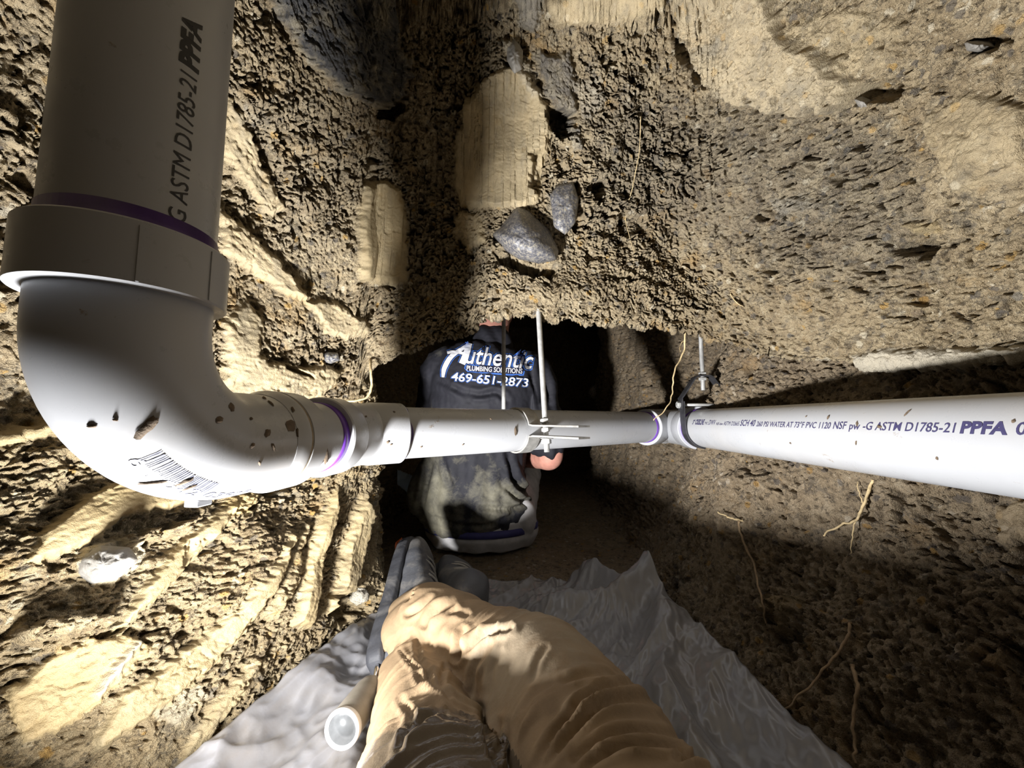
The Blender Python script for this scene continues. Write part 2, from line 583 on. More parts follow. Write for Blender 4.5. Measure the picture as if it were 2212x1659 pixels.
ROOF_MARKS = [
    # cut clay slabs
    dict(poly=[(985, 300), (1010, 215), (1055, 165), (1105, 138), (1150, 170), (1188, 235), (1190, 300), (1170, 380), (1165, 440), (1085, 455), (1000, 445), (975, 400)], smooth=.93, h=.022, groove=(104, 7, .0010), jag=7),
    dict(poly=[(985, 455), (1035, 450), (1050, 520), (1010, 545), (975, 500)], smooth=.8, h=.012, groove=(110, 7, .001)),
    dict(poly=[(772, 605), (770, 480), (790, 402), (830, 385), (866, 410), (880, 470), (878, 605), (830, 615)], smooth=.93, h=.024, ochre=.25, groove=(95, 7, .001), jag=5),
    dict(poly=[(478, 200), (500, 215), (560, 320), (615, 455), (585, 470), (520, 380), (478, 330)], smooth=.8, h=.014, groove=(60, 8, .0012)),
    dict(poly=[(470, 440), (520, 480), (600, 560), (660, 640), (640, 655), (560, 600), (470, 540)], smooth=.8, h=.016, groove=(42, 8, .0012)),
    dict(poly=[(650, 645), (720, 648), (790, 690), (800, 720), (740, 735), (700, 720)], smooth=.85, h=.014, groove=(30, 9, .0009)),
    dict(poly=[(470, 690), (530, 640), (560, 700), (540, 770), (590, 785), (690, 790), (745, 800), (700, 850), (640, 875), (470, 860)], smooth=.85, h=.012, groove=(12, 9, .0008)),
    dict(poly=[(600, 788), (625, 793), (665, 812), (668, 818), (630, 806), (600, 796)], h=-.03, edge=4, jag=3),
    dict(poly=[(1452, -40), (1462, 60), (1500, 150), (1560, 205), (1640, 240), (1720, 255), (1800, 245), (1850, 190), (1790, 110), (1700, 60), (1660, -40)], smooth=.55, h=.030, pale=.12, jag=10),
    dict(poly=[(1690, 60), (1800, 20), (1930, 60), (1900, 150), (1800, 180)], smooth=.45, h=.01),
    dict(poly=[(1960, 260), (2080, 200), (2230, 230), (2230, 380), (2060, 420)], smooth=.5, h=.012),
    dict(poly=[(1180, 0), (1300, -30), (1440, -30), (1430, 20), (1360, 50), (1200, 60)], smooth=.7, h=.015, groove=(100, 9, .001)),
    # broken, darker crumb in the middle right of the roof
    dict(poly=[(1270, 160), (1500, 220), (1880, 270), (1960, 430), (1980, 600), (1700, 600), (1480, 500), (1270, 470)], rough=.6, dark=.34, edge=110, jag=60),
    dict(poly=[(480, 130), (640, 180), (740, 260), (760, 380), (690, 600), (600, 500), (520, 260)], rough=.35, dark=.15, edge=60, jag=30),
    # dark shiny clay
    dict(poly=[(575, -40), (600, 20), (640, 100), (690, 160), (725, 205), (765, 212), (840, 242), (875, 205), (888, 150), (860, 70), (850, 20), (840, -40)], dark=.95, smooth=.55, h=.035, groove=(70, 12, .004), jag=12),
    dict(poly=[(1150, 105), (1195, 120), (1235, 110), (1250, 160), (1245, 230), (1252, 320), (1235, 330), (1222, 250), (1180, 200)], dark=.75, smooth=.5, h=.016, jag=10),
    dict(poly=[(1180, 420), (1215, 395), (1245, 410), (1248, 470), (1225, 510), (1195, 480)], dark=.7, smooth=.5, h=.012),
    dict(poly=[(1108, -30), (1168, -30), (1170, 50), (1150, 72), (1118, 50)], dark=.6, pale=.4, smooth=.6, h=.02),
    # pinkish pale bits
    dict(poly=[(1080, 90), (1110, 80), (1150, 140), (1175, 200), (1150, 215), (1110, 140)], pale=.45, ochre=.12, smooth=.3, h=.014),
    dict(poly=[(1240, 180), (1300, 160), (1310, 220), (1265, 260)], pale=.35, h=.01),
    dict(poly=[(1660, 430), (1740, 420), (1760, 450), (1690, 470)], pale=.5, h=.012),
    dict(poly=[(1940, 485), (2010, 478), (2030, 500), (1950, 510)], ochre=.7, h=.012),
    dict(poly=[(1840, 770), (1900, 757), (2010, 752), (2100, 756), (2230, 740), (2230, 775), (2090, 785), (1960, 800), (1860, 800)], pale=.75, smooth=.4, h=.016),
    dict(poly=[(1620, 800), (1700, 790), (1790, 800), (1770, 830), (1640, 835)], ochre=.3, h=.014),
    # deep cavities
    dict(poly=[(1178, 232), (1215, 232), (1250, 245), (1240, 290), (1205, 300), (1185, 270)], h=-.07, edge=7, jag=10),
    dict(poly=[(818, 215), (868, 220), (880, 232), (850, 262), (815, 256)], h=-.06, edge=7, jag=8),
    dict(poly=[(1825, 195), (1880, 180), (1918, 188), (1915, 222), (1860, 225), (1820, 232)], h=-.06, edge=7, jag=9),
    dict(poly=[(1455, 60), (1475, 100), (1505, 155), (1525, 190), (1500, 185), (1465, 130), (1448, 80)], h=-.045, edge=7, jag=7),
    dict(poly=[(1070, 548), (1110, 562), (1205, 572), (1195, 600), (1130, 590), (1075, 575)], h=-.045, edge=8, jag=9),
    dict(poly=[(1150, 330), (1185, 330), (1180, 360), (1160, 420), (1145, 400)], h=-.03, edge=7, jag=10),
    dict(poly=[(2040, 95), (2100, 80), (2170, 92), (2120, 115), (2060, 125)], h=-.04, edge=7, jag=10),
    dict(poly=[(1900, 530), (1990, 515), (2040, 530), (1990, 560), (1930, 555)], h=-.045, edge=8, jag=12),
    dict(poly=[(1330, 470), (1390, 462), (1400, 500), (1350, 510)], h=-.03, edge=7, jag=12),
    dict(poly=[(1270, 400), (1310, 395), (1300, 440), (1268, 440)], h=-.035, edge=7, jag=10),
    dict(poly=[(1235, 470), (1250, 455), (1262, 480), (1245, 505)], h=-.04, edge=6, jag=7),
]

BANK_MARKS = [
    dict(poly=[(-40, 935), (90, 918), (170, 905), (178, 922), (110, 948), (40, 962), (-40, 985)], smooth=.9, h=.022, ochre=.25, jag=5),
    dict(poly=[(31, 1230), (77, 1155), (175, 1078), (280, 1025), (391, 1062), (425, 1090), (349, 1100), (265, 1116), (182, 1182), (70, 1224)], smooth=.95, h=.018, ochre=.40, groove=(-28, 10, .0008), jag=6),
    dict(poly=[(150, 1200), (210, 1172), (290, 1178), (312, 1208), (270, 1248), (195, 1270), (160, 1245)], smooth=.5, pale=.55, h=.020),
    dict(poly=[(286, 1301), (363, 1197), (447, 1120), (508, 1082), (490, 1130), (426, 1208), (335, 1299), (251, 1366)], smooth=.93, h=.016, ochre=.2, groove=(-48, 9, .0008), jag=6),
    dict(poly=[(119, 1413), (200, 1380), (300, 1371), (335, 1400), (251, 1485), (160, 1565), (50, 1610), (10, 1500)], smooth=.85, h=.010, ochre=.42, groove=(-45, 10, .001)),  # smooth clay; the lamp's hot spot is painted in as paler ochre
    dict(poly=[(200, 1500), (240, 1440), (295, 1380), (305, 1385), (262, 1445), (215, 1505)], smooth=.7, pale=.9, h=.014, jag=4),
    dict(poly=[(265, 1497), (391, 1413), (489, 1329), (587, 1204), (620, 1150), (632, 1170), (559, 1310), (489, 1415), (391, 1500), (210, 1630), (200, 1600)], smooth=.88, h=.016, ochre=.12, groove=(-48, 8, .001), jag=7),
    dict(poly=[(612, 1360), (648, 1224), (683, 1134), (732, 1045), (735, 1095), (690, 1224), (660, 1360)], smooth=.92, h=.022, ochre=.2, groove=(-72, 7, .001), jag=5),
    dict(poly=[(690, 1330), (738, 1180), (800, 1055), (808, 1120), (785, 1200), (738, 1300)], smooth=.9, h=.026, groove=(-72, 7, .001), jag=5),
    dict(poly=[(380, 1660), (470, 1500), (540, 1420), (560, 1430), (500, 1530), (430, 1660)], smooth=.7, h=.010, groove=(-60, 8, .001)),
    dict(poly=[(480, 1090), (520, 1062), (560, 1070), (540, 1105), (490, 1120)], ochre=.9, smooth=.6, h=.012),
    dict(poly=[(560, 1330), (620, 1200), (660, 1120), (672, 1125), (640, 1240), (590, 1340)], smooth=.6, h=.012, groove=(-65, 8, .001)),
    dict(poly=[(235, 1170), (300, 1150), (400, 1128), (405, 1150), (320, 1175), (245, 1190)], h=.034, edge=9, jag=12),
    dict(poly=[(20, 1360), (110, 1335), (225, 1330), (240, 1350), (150, 1372), (40, 1395)], h=.040, edge=9, jag=12),
    dict(poly=[(570, 1040), (620, 1030), (640, 1050), (600, 1075), (565, 1068)], h=-.045, edge=7, jag=9),
    dict(poly=[(400, 1180), (480, 1150), (520, 1190), (440, 1240), (380, 1230)], h=-.012, edge=9, jag=12),
    dict(poly=[(700, 1290), (760, 1270), (790, 1320), (740, 1350)], h=-.03, edge=7, jag=12),
    dict(poly=[(330, 1540), (420, 1480), (470, 1500), (380, 1570)], pale=.45, smooth=.3, h=.006),
]

def build_bank(name, side, top_ctrl, foot_ctrl, marks, mat, y_dense, nd, nz, seed, label, curl, expo):
    """lower side wall, from the roof's springing down to the floor; top (y, x, z), foot (y, x)"""
    ys = np.concatenate([np.linspace(-.9, y_dense[0], 40, endpoint=False), np.linspace(*y_dense, nd, endpoint=False), np.linspace(y_dense[1], 3.25, 190)])
    tc = catmull(top_ctrl, 30); fc = catmull(foot_ctrl, 30)
    XT = np.interp(ys, tc[:, 0], tc[:, 1]); ZT = np.interp(ys, tc[:, 0], tc[:, 2])
    XF = np.interp(ys, fc[:, 0], fc[:, 1])
    ks = np.concatenate([np.linspace(-.06, 1.0, nz), 1 + np.linspace(.01, .22, 14)])
    rows = []; bc = []
    for k in ks:
        kk = min(max(k, -.06), 1)
        X = XF + (XT - XF) * (np.sign(kk) * abs(kk) ** expo)
        Z = -CAMZ + (ZT + CAMZ) * k
        if k > 1:
            X = X + side * (k - 1) * curl
        rows.append(np.stack([X, ys, Z + CAMZ], 1)); bc.append(k * .5)
    P = np.stack(rows, 0)
    Bc = np.array(bc)[:, None] + 0 * ys[None]; Ac = ys[None] + 0 * Bc
    nrm = normals(P)
    flip = False
    if (nrm[..., 0] * -side).sum() < 0: nrm = -nrm; flip = True
    rough = np.clip(0.85 + 0.8 * perlin(Ac * 6, Bc * 6, 31 + seed), 0.35, 1.2)
    clay = np.zeros(P.shape[:2] + (4,))
    disp = 0.022 * perlin(Ac * 5, Bc * 5, 1 + seed) + 0.014 * perlin(Ac * 11, Bc * 11, 2 + seed)
    apply_marks(P, marks, clay, disp, rough)
    if side < 0:   # shovel drags running up and away along the bank
        q = Ac * .75 - Bc * .66; q2 = Ac * .66 + Bc * .75
        disp = disp + 0.010 * perlin(q * 26, q2 * 5, 71) * smooth(-.1, .5, perlin(Ac * 4, Bc * 4, 72) + .3) * (1 - .92 * clay[..., 0])
    disp = disp + crumb(Ac, Bc, rough, 5 + seed)
    P = P + nrm * disp[..., None]
    o = link_grid(name, P, mat, {'clay': clay}, flip)
    structure(o, label)
    return P

RIGHT_MARKS = [
    dict(poly=[(1550, 1095), (1560, 1040), (1600, 1020), (1680, 1030), (1660, 1120), (1600, 1180), (1565, 1160)], h=.02, edge=10, jag=8),
    dict(poly=[(1925, 1050), (1950, 1060), (1945, 1120), (1925, 1130)], h=-.03, edge=7, jag=9),
    dict(poly=[(2060, 1210), (2090, 1200), (2100, 1230), (2070, 1240)], h=-.03, edge=7, jag=9),
    dict(poly=[(1655, 1290), (1725, 1285), (1730, 1325), (1680, 1360), (1650, 1330)], ochre=.55, h=.02),
    dict(poly=[(1660, 1365), (1735, 1355), (1740, 1390), (1665, 1395)], h=-.05, edge=7, jag=8),
    dict(poly=[(1735, 1320), (1750, 1330), (1755, 1430), (1740, 1400)], h=-.04, edge=5, jag=5),
    dict(poly=[(2130, 1090), (2230, 1070), (2230, 1150), (2150, 1170)], smooth=.7, h=.01),
]

ROOF_P = build_roof()
BANK_P = build_bank('wall_left', -1,
    [(-.9, -.86, -.03), (-.1, -.77, -.03), (.2, -.65, -.03), (.42, -.55, -.03), (.62, -.44, -.02), (.73, -.365, -.01), (.80, -.322, .06), (.88, -.33, .12), (.97, -.40, .2), (1.1, -.52, .35), (1.5, -.60, .45), (2.0, -.55, .5), (3.3, -.5, .5)],
    [(-.9, -.65), (-.1, -.58), (.15, -.53), (.3, -.45), (.46, -.352), (.65, -.305), (.82, -.270), (.92, -.275), (1.0, -.32), (1.1, -.42), (1.5, -.50), (3.3, -.42)],
    BANK_MARKS, SOIL_BANK, (.14, .98), 640, 350, 10, 'yellowish clay bank with shovel drags left of the pipes', .10, .85)
WALLR_P = build_bank('wall_right', 1,
    [(-.9, .74, .07), (-.1, .70, .07), (.2, .655, .07), (.45, .62, .09), (.62, .59, .11), (.74, .56, .14), (.85, .545, .19), (.97, .55, .22), (1.06, .60, .24), (1.3, .64, .34), (1.6, .63, .45), (2.1, .60, .5), (2.42, .565, .5), (2.5, .60, .5), (2.62, .9, .5), (3.3, .95, .5)],
    [(-.9, .50), (-.1, .44), (.2, .37), (.46, .335), (.7, .31), (.884, .30), (1.05, .33), (1.3, .38), (1.95, .44), (2.42, .47), (2.5, .52), (2.62, .85), (3.3, .9)],
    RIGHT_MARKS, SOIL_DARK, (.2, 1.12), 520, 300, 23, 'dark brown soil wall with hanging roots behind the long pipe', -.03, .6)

def build_floor():
    xs = np.linspace(-.85, .95, 150); ys = np.linspace(-.9, 3.25, 290)
    X, Y = np.meshgrid(xs, ys, indexing='ij')
    Z = 0.0 + .008 * perlin(X * 6, Y * 6, 4) + .006 * perlin(X * 25, Y * 25, 5) - .006
    P = np.stack([X, Y, Z], -1)
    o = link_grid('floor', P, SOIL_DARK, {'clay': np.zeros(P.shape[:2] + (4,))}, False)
    structure(o, 'damp trodden earth floor of the tunnel')
    # far end of the tunnel and the end behind the camera
    for nm, y0, lab in (('wall_far', 3.2, 'dark earth end of the tunnel'), ('wall_back', -.86, 'earth end of the pit behind the viewer')):
        xs = np.linspace(-.95, .95, 90); zs = np.linspace(-.03, 1.25, 70)
        X, Z = np.meshgrid(xs, zs, indexing='ij')
        Y = y0 + .03 * perlin(X * 5, Z * 5, 9) + .012 * perlin(X * 20, Z * 20, 10)
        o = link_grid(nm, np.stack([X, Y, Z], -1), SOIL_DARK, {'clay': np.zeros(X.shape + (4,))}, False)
        structure(o, lab)
build_floor()

# ------------------------------------------------------------------ pipework
def pvc_material(name, dirt=0.5, tint=(.46, .47, .495)):
    m, nt, bs = new_mat(name)
    co = coords(nt)
    n1 = noise(nt, 24, 7, 0.7, co)
    n2 = noise(nt, 9, 4, 0.6, co)
    film = mrange(nt, n2, 0.45, 0.75)
    col = mixc(nt, math_(nt, 'MULTIPLY', film, 0.30 * dirt), tint, (.50, .44, .35))
    speck = mrange(nt, n1, 0.66, 0.70)
    col = mixc(nt, math_(nt, 'MULTIPLY', speck, dirt), col, (.26, .18, .10))
    L(nt, col, bs.inputs['Base Color'])
    L(nt, mrange(nt, n1, 0.4, 0.75, 0.26, 0.6), bs.inputs['Roughness'])
    bs.inputs['Specular IOR Level'].default_value = 0.5
    bump(nt, bs, speck, 0.25, 0.001)
    return m

def plain(name, col, rough=0.5, metal=0.0, spec=0.5, var=0.0, vscale=30, bstr=0.0, bscale=200):
    m, nt, bs = new_mat(name)
    if var > 0:
        co = coords(nt)
        f = noise(nt, vscale, 5, 0.6, co)
        dark = tuple(c * (1 - var) for c in col); lite = tuple(min(c * (1 + var), 1) for c in col)
        L(nt, ramp(nt, f, [(0.3, dark), (0.7, lite)]), bs.inputs['Base Color'])
        if bstr: bump(nt, bs, noise(nt, bscale, 4, 0.6, co), bstr, 0.002)
    else:
        bs.inputs['Base Color'].default_value = (*col, 1)
    bs.inputs['Roughness'].default_value = rough
    bs.inputs['Metallic'].default_value = metal
    bs.inputs['Specular IOR Level'].default_value = spec
    return m

PVC = pvc_material('white_pvc', 0.55)
PVC_DIRTY = pvc_material('mud_flecked_white_pvc', 0.9)
PRIMER = plain('purple_primer', (.14, .045, .38), 0.35, var=.25, vscale=40)
PRIMER_DARK = plain('dark_purple_primer', (.07, .03, .16), 0.4, var=.3, vscale=40)
ZINC = plain('zinc_plated_steel', (.52, .52, .51), 0.38, 0.35, var=.25, vscale=60)
STEEL_DULL = plain('dull_galvanised_strap', (.40, .39, .37), 0.45, 0.4, var=.35, vscale=45)
BLACK_METAL = plain('blackened_steel', (.10, .10, .11), 0.42, 0.7, var=.4, vscale=50)
PRINT = plain('dark_blue_pipe_print', (.055, .05, .13), 0.55)
PRINT_BLACK = plain('black_pipe_print', (.02, .02, .025), 0.5)
MUD = plain('dried_mud', (.15, .11, .075), 0.85, var=.35, vscale=120, bstr=.4, bscale=300)

ZA = CAMZ - 0.023                         # common axis height of the level runs
PR = 0.0470                               # radius of the 3 inch pipe
HUB = 0.0525
EHUB = 0.0558                             # radius of the fittings' sockets
R_XY = Vector((-0.273, 0.268))            # riser
dS = Vector((math.sin(math.radians(3)), math.cos(math.radians(3)), 0))
RISER = Vector((R_XY.x, R_XY.y, ZA))
dS = (Vector((-.236, .60, ZA)) - RISER).normalized()
CORNER = Vector((-.236, .60, ZA))
P_WYE = Vector((0.485, 1.18, ZA))
dT = (P_WYE - CORNER).normalized()        # slanting branch run
MAIN_NEAR = Vector((0.4475, 0.30, ZA))
dM = (P_WYE - MAIN_NEAR).normalized()     # long run, heading away
PT = 0.0425

def ring_profile(s0, s1, r):
    return [(s0, r - .002), (s0, r), (s1, r), (s1, r - .002)]

def pipe(name, p0, d, length, r, label, mat=PVC):
    o = empty(name, p0, label, 'pipe')
    v, f = lathe_along(p0, d, [(0, r * .88), (0, r), (length, r), (length, r * .88)], 72)
    b = link('pipe_wall', v, f, mat, o); auto_sharp(b)
    return o

# riser
riser_top = 0.95
riser = pipe('riser_pipe', RISER + Vector((0, 0, .125)), (0, 0, 1), riser_top - ZA - .125, PR, 'thick white pvc riser pipe standing upright at left, rising into the roof')
v, f = lathe_along(RISER + Vector((0, 0, .125)), (0, 0, 1), [(0, PR), (0, PR + .0006), (.034, PR + .0006), (.034, PR)], 72)
link('primer_band', v, f, PRIMER_DARK, riser)['label'] = 'dark purple primer smear'

# quarter bend
elbow = empty('elbow_fitting', RISER + Vector((0, 0, -.05)), 'large white pvc quarter bend with barcode under the upright riser', 'pipe fitting')
rb = 0.088
BR = 0.0478
path = [RISER + Vector((0, 0, .112))]
for i in range(0, 25):
    t = math.pi / 2 * i / 24
    path.append(RISER + dS * (rb * (1 - math.cos(t))) + Vector((0, 0, rb * (1 - math.sin(t)))))
path.append(RISER + dS * 0.135)
v, f = sweep(path, BR, 72, up=(1, 0, 0))
auto_sharp(link('bend_body', v, f, PVC_DIRTY, elbow))
v, f = lathe_along(RISER + Vector((0, 0, .106)), (0, 0, 1), [(0, BR - .004), (0, EHUB - .001), (.001, EHUB), (.040, EHUB), (.0415, EHUB - .0015), (.0415, PR)], 72)
auto_sharp(link('socket_hub', v, f, PVC_DIRTY, elbow))
v, f = lathe_along(RISER + dS * .122, dS, [(0, BR - .004), (.0, BR + .0005), (.006, HUB - .0022), (.012, HUB), (.016, HUB), (.0165, HUB - .0012), (.020, HUB - .0012), (.0205, HUB), (.045, HUB), (.0465, HUB - .0015), (.0465, PT)], 72)
auto_sharp(link('socket_hub', v, f, PVC_DIRTY, elbow))
# mould seam ribs on the upper hub and the bend
def on_riser(px, dz, r):
    """point on the hub surface seen at photograph column px"""
    best = None
    for k in range(720):
        a = math.radians(k * .5)
        p = RISER + Vector((r * math.cos(a), r * math.sin(a), dz))
        x, y = to_px(np.array([p])[0])
        vis = Vector((math.cos(a), math.sin(a), 0)).dot(Vector((-p.x, -p.y, 0))) > 0
        if vis and (best is None or abs(x - px) < best[0]): best = (abs(x - px), p, a)
    return best[1], best[2]
for px_ in (295, 450):
    p, a = on_riser(px_, .106, EHUB)
    n = Vector((math.cos(a), math.sin(a), 0)); t = Vector((-n.y, n.x, 0))
    v, f = box(p + Vector((0, 0, .0195)), n, t, (0, 0, 1), .0016, .0016, .036)
    link('mould_seam', v, f, PVC_DIRTY, elbow, False)
# little moulded nub under the bend
nub = at(420, 1050, .335)
nb = RISER + dS * .03 + Vector((0, 0, -.0))
for k in range(1):
    c = RISER + dS * .066 + Vector((0, 0, -BR + .0005))
    v, f = box(c, dS, Vector((dS.y, -dS.x, 0)), (0, 0, 1), .014, .013, .006)
    add_mod_bevel(link('moulded_nub', v, f, PVC_DIRTY, elbow, False), .001)

# stub between the bend and the eighth bend
stub0 = RISER + dS * .15
SL = (CORNER - RISER).length
stub_len = SL - .10 - .15
stub = pipe('stub_pipe', stub0, dS, stub_len + .03, PT + .0008, 'short mud-flecked white pvc stub between the quarter bend and the next fitting', PVC_DIRTY)
v, f = lathe_along(RISER + dS * (SL - .1200), dS, ring_profile(0, .0130, PT + .0016), 72)
link('primer_band', v, f, PRIMER, stub)['label'] = 'bright purple primer ring'

# eighth bend
bend = empty('bend_fitting', CORNER + Vector((0, 0, -.05)), 'white pvc eighth bend with purple primer rings joining stub and slanting pipe', 'pipe fitting')
c0 = CORNER - dS * .107
c1 = CORNER + dT * .064
pth = [CORNER - dS * .075]
k = .03
for i in range(11):
    t = i / 10
    a = CORNER - dS * k; b = CORNER + dT * k
    pth.append(a * (1 - t) ** 2 + CORNER * (2 * t * (1 - t)) + b * t ** 2)
pth.append(CORNER + dT * .04)
v, f = sweep(pth, PT + .0045, 72)
auto_sharp(link('bend_body', v, f, PVC, bend))
v, f = lathe_along(c0, dS, [(0, PT), (0, HUB - .003), (.002, HUB - .0015), (.034, HUB - .0015), (.044, PT + .0046), (.044, PT)], 72)
auto_sharp(link('socket_hub', v, f, PVC, bend))
v, f = lathe_along(c1 - dT * .066, dT, [(0, PT), (.004, PT + .0046), (.014, HUB - .0035), (.064, HUB - .0035), (.066, HUB - .005), (.066, PT)], 72)
auto_sharp(link('socket_hub', v, f, PVC, bend))

# slanting run
run_len = (P_WYE - CORNER).length - .12 - .05
slant = pipe('slanting_pipe', CORNER + dT * .05, dT, run_len, PT, 'white pvc pipe slanting across the centre in front of the worker')
# primer smear of uneven width where the slanting pipe leaves the eighth bend
seg = 64; V = []; Fc = []
sb = CORNER + dT * .0645
nB = Vector((0, 0, 1)); bB = dT.cross(nB)
for i in range(seg):
    a = 2 * math.pi * i / seg
    w = .003 + .010 * max(0, math.cos(a - math.radians(250))) ** 3 + .002 * math.sin(5 * a)
    n = nB * math.cos(a) + bB * math.sin(a)
    V += [sb + n * (PT + .0007), sb + dT * w + n * (PT + .0007)]
for i in range(seg):
    j = (i + 1) % seg
    Fc.append((2 * i, 2 * j, 2 * j + 1, 2 * i + 1))
link('primer_band', V, Fc, PRIMER_DARK, slant)['label'] = 'purple primer smear'
v, f = lathe_along(P_WYE - dT * .150, dT, ring_profile(0, .011, PT + .001), 64)
link('primer_band', v, f, PRIMER, slant)['label'] = 'bright purple primer ring'

# wye
PM = 0.0465
wye = empty('wye_fitting', P_WYE + Vector((0, 0, -.055)), 'white pvc wye where the slanting pipe meets the long pipe', 'pipe fitting')
v, f = join(lathe_along(P_WYE - dM * .16, dM, [(0, PM * .9), (0, PM + .004), (.26, PM + .004), (.26, PM * .9)], 64),
            lathe_along(P_WYE - dT * .11, dT, [(0, PT * .9), (0, PT + .004), (.12, PT + .004), (.12, PT * .9)], 64))
auto_sharp(link('wye_body', v, f, PVC, wye))
for p, d, r, ln in ((P_WYE - dM * .197, dM, PM, .05), (P_WYE - dT * .139, dT, PT, .042), (P_WYE + dM * .10, -dM, PM, .04)):
    v, f = lathe_along(p, d, [(0, r), (0, r + .007), (.0015, r + .0085), (ln, r + .0085), (ln + .008, r + .004), (ln + .008, r)], 64)
    auto_sharp(link('socket_hub', v, f, PVC, wye))

# long run towards the camera and beyond
mlen = (P_WYE - MAIN_NEAR).length - .165 + .55
mstart = P_WYE - dM * (.165 + mlen)
main = pipe('long_pipe', mstart, dM, mlen, PM, 'long white pvc pipe with printed markings running along the right wall')
v, f = lathe_along(P_WYE - dM * .206, dM, ring_profile(0, .012, PM + .001), 64)
link('primer_band', v, f, PRIMER, main)['label'] = 'bright purple primer ring'
far = pipe('far_pipe', P_WYE + dM * .08, dM, .85, PM, 'far white pvc pipe continuing beyond the wye into the dark')

# ---- print on pipes
def text_mesh(body, size, shear=0.0, xs=1.0, bold=0.0, spacing=1.0):
    cu = bpy.data.curves.new('txt', 'FONT')
    cu.body = body; cu.size = size; cu.shear = shear; cu.offset = bold; cu.resolution_u = 3
    cu.space_character = spacing
    o = bpy.data.objects.new('txt', cu)
    COL.objects.link(o)
    dg = bpy.context.evaluated_depsgraph_get()
    me = bpy.data.meshes.new_from_object(o.evaluated_get(dg))
    V = np.array([v.co[:] for v in me.vertices]).reshape(-1, 3)
    Fc = [tuple(p.vertices) for p in me.polygons]
    bpy.data.objects.remove(o); bpy.data.curves.remove(cu); bpy.data.meshes.remove(me)
    if len(V): V[:, 0] *= xs
    return V, Fc

def wrap_text(name, items, p0, d, r, ang0, parent, mat, up, sgn=1, lift=.0004):
    """items: (text, size, xscale, bold). Text runs along d from p0; ang0 places its baseline round the pipe"""
    d = Vector(d).normalized()
    u = Vector(up); u = (u - d * u.dot(d)).normalized(); w = d.cross(u)
    x = 0.0
    VV = []; FF = []
    for (txt, size, xs, bold) in items:
        V, Fc = text_mesh(txt, size, 0, xs, bold)
        if not len(V): x += size * .3; continue
        o = len(VV)
        for a in V:
            th = ang0 + sgn * a[1] / r
            q = p0 + d * (x + a[0]) + (u * math.cos(th) + w * math.sin(th)) * (r + lift)
            VV.append(q)
        FF += [tuple(i + o for i in f) for f in Fc]
        x += V[:, 0].max() + size * .32
    o = link(name, VV, FF, mat, parent, False)
    return o, x

# long pipe: text reads left to right in the picture = towards the camera (direction -dM), on the side facing -X
tp0 = P_WYE - dM * .262
items = [('3"', .0155, .85, .0003), ('CRESLINE', .0165, .62, .0007), ('PVC', .009, .9, 0), ('DWV', .016, .76, .0001), ('NSF-dwv', .008, .95, 0), ('ASTM D2665', .0115, .9, 0),
         ('SCH 40', .0165, .88, .0002), ('260 PSI WATER AT 73\u00b0F PVC 1120', .0122, .90, .0001), ('NSF', .0138, .88, .0001), ('pw', .0125, 1.0, .0001), ('-G ASTM D1785-21', .0135, .90, .0001)]
uM = Vector((0, 0, 1))
dd_ = -dM
ob, xlen = wrap_text('pipe_print', items, tp0, dd_, PM, math.radians(77), main, PRINT, uM, -1)
ob['label'] = 'dark blue printed pipe markings'
ob2, x2 = wrap_text('pipe_print', [('PPFA', .0150, 1.05, .0007), ('0526', .0150, .95, .0002)], tp0 + dd_ * xlen, dd_, PM, math.radians(77), main, PRINT, uM, -1)
ob2['label'] = 'bold printed association mark and date code'

# riser print, reading upwards on the side turned to the camera
pR, aR = on_riser(408, .19, PR)
rt, xr = wrap_text('pipe_print', [('-G ASTM D1785-21', .0150, .95, .0), ('PPFA', .0160, 1.1, .0008)], RISER + Vector((0, 0, .152)), (0, 0, 1), PR, 0.0, riser, PRINT_BLACK, (math.cos(aR), math.sin(aR), 0), -1)
rt['label'] = 'black printed standard number'
# stub print
sp_, _ = wrap_text('pipe_print', [('NSF-dwv', .009, .8, .0001), ('ASTM D2665', .0075, .8, .0001), ('SCH', .012, .8, .0002)], stub0 + dS * .022, dS, PT + .0008, math.radians(-100), stub, PRINT_BLACK, (0, 0, 1), 1)
sp_['label'] = 'faint printed markings'
# barcode on the quarter bend: bars wrapped on the outside of the curve
def bend_point(u, ang, r):
    """u 0..1 along the arc, ang round the tube (0 = outer side of the curve, positive towards the camera)"""
    t = math.pi / 2 * u
    c = RISER + dS * (rb * (1 - math.cos(t))) + Vector((0, 0, rb * (1 - math.sin(t))))
    outw = (c - (RISER + dS * rb + Vector((0, 0, rb)))).normalized()
    side = Vector((dS.y, -dS.x, 0))
    return c + (outw * math.cos(ang) + side * math.sin(ang)) * r
rngb = random.Random(4)
u = .50; VV = []; FF = []
while u < .80:
    w = rngb.choice([.0035, .0035, .006, .009])
    A = []
    for a in (math.radians(28), math.radians(36), math.radians(44)):
        A.append((bend_point(u, a, BR + .0004), bend_point(u + w, a, BR + .0004)))
    o = len(VV)
    for p, q in A: VV += [p, q]
    FF += [(o, o + 1, o + 3, o + 2), (o + 2, o + 3, o + 5, o + 4)]
    u += w + rngb.choice([.004, .004, .007])
BARS = plain('grey_blue_barcode_print', (.16, .17, .26), .5)
bc_ = link('barcode_print', VV, FF, BARS, elbow, False); bc_['label'] = 'grey-blue printed barcode'
VV = []; FF = []
tv, tf = text_mesh('6 11942 03925 4', .0125, 0, 1.0, .0002)
for a in tv:
    VV.append(bend_point(.49 + a[0] / .138, math.radians(22) + 0 * a[1] + (a[1]) / BR - .02, BR + .0004))
link('barcode_print', VV, tf, BARS, elbow, False)['label'] = 'grey-blue printed digits'

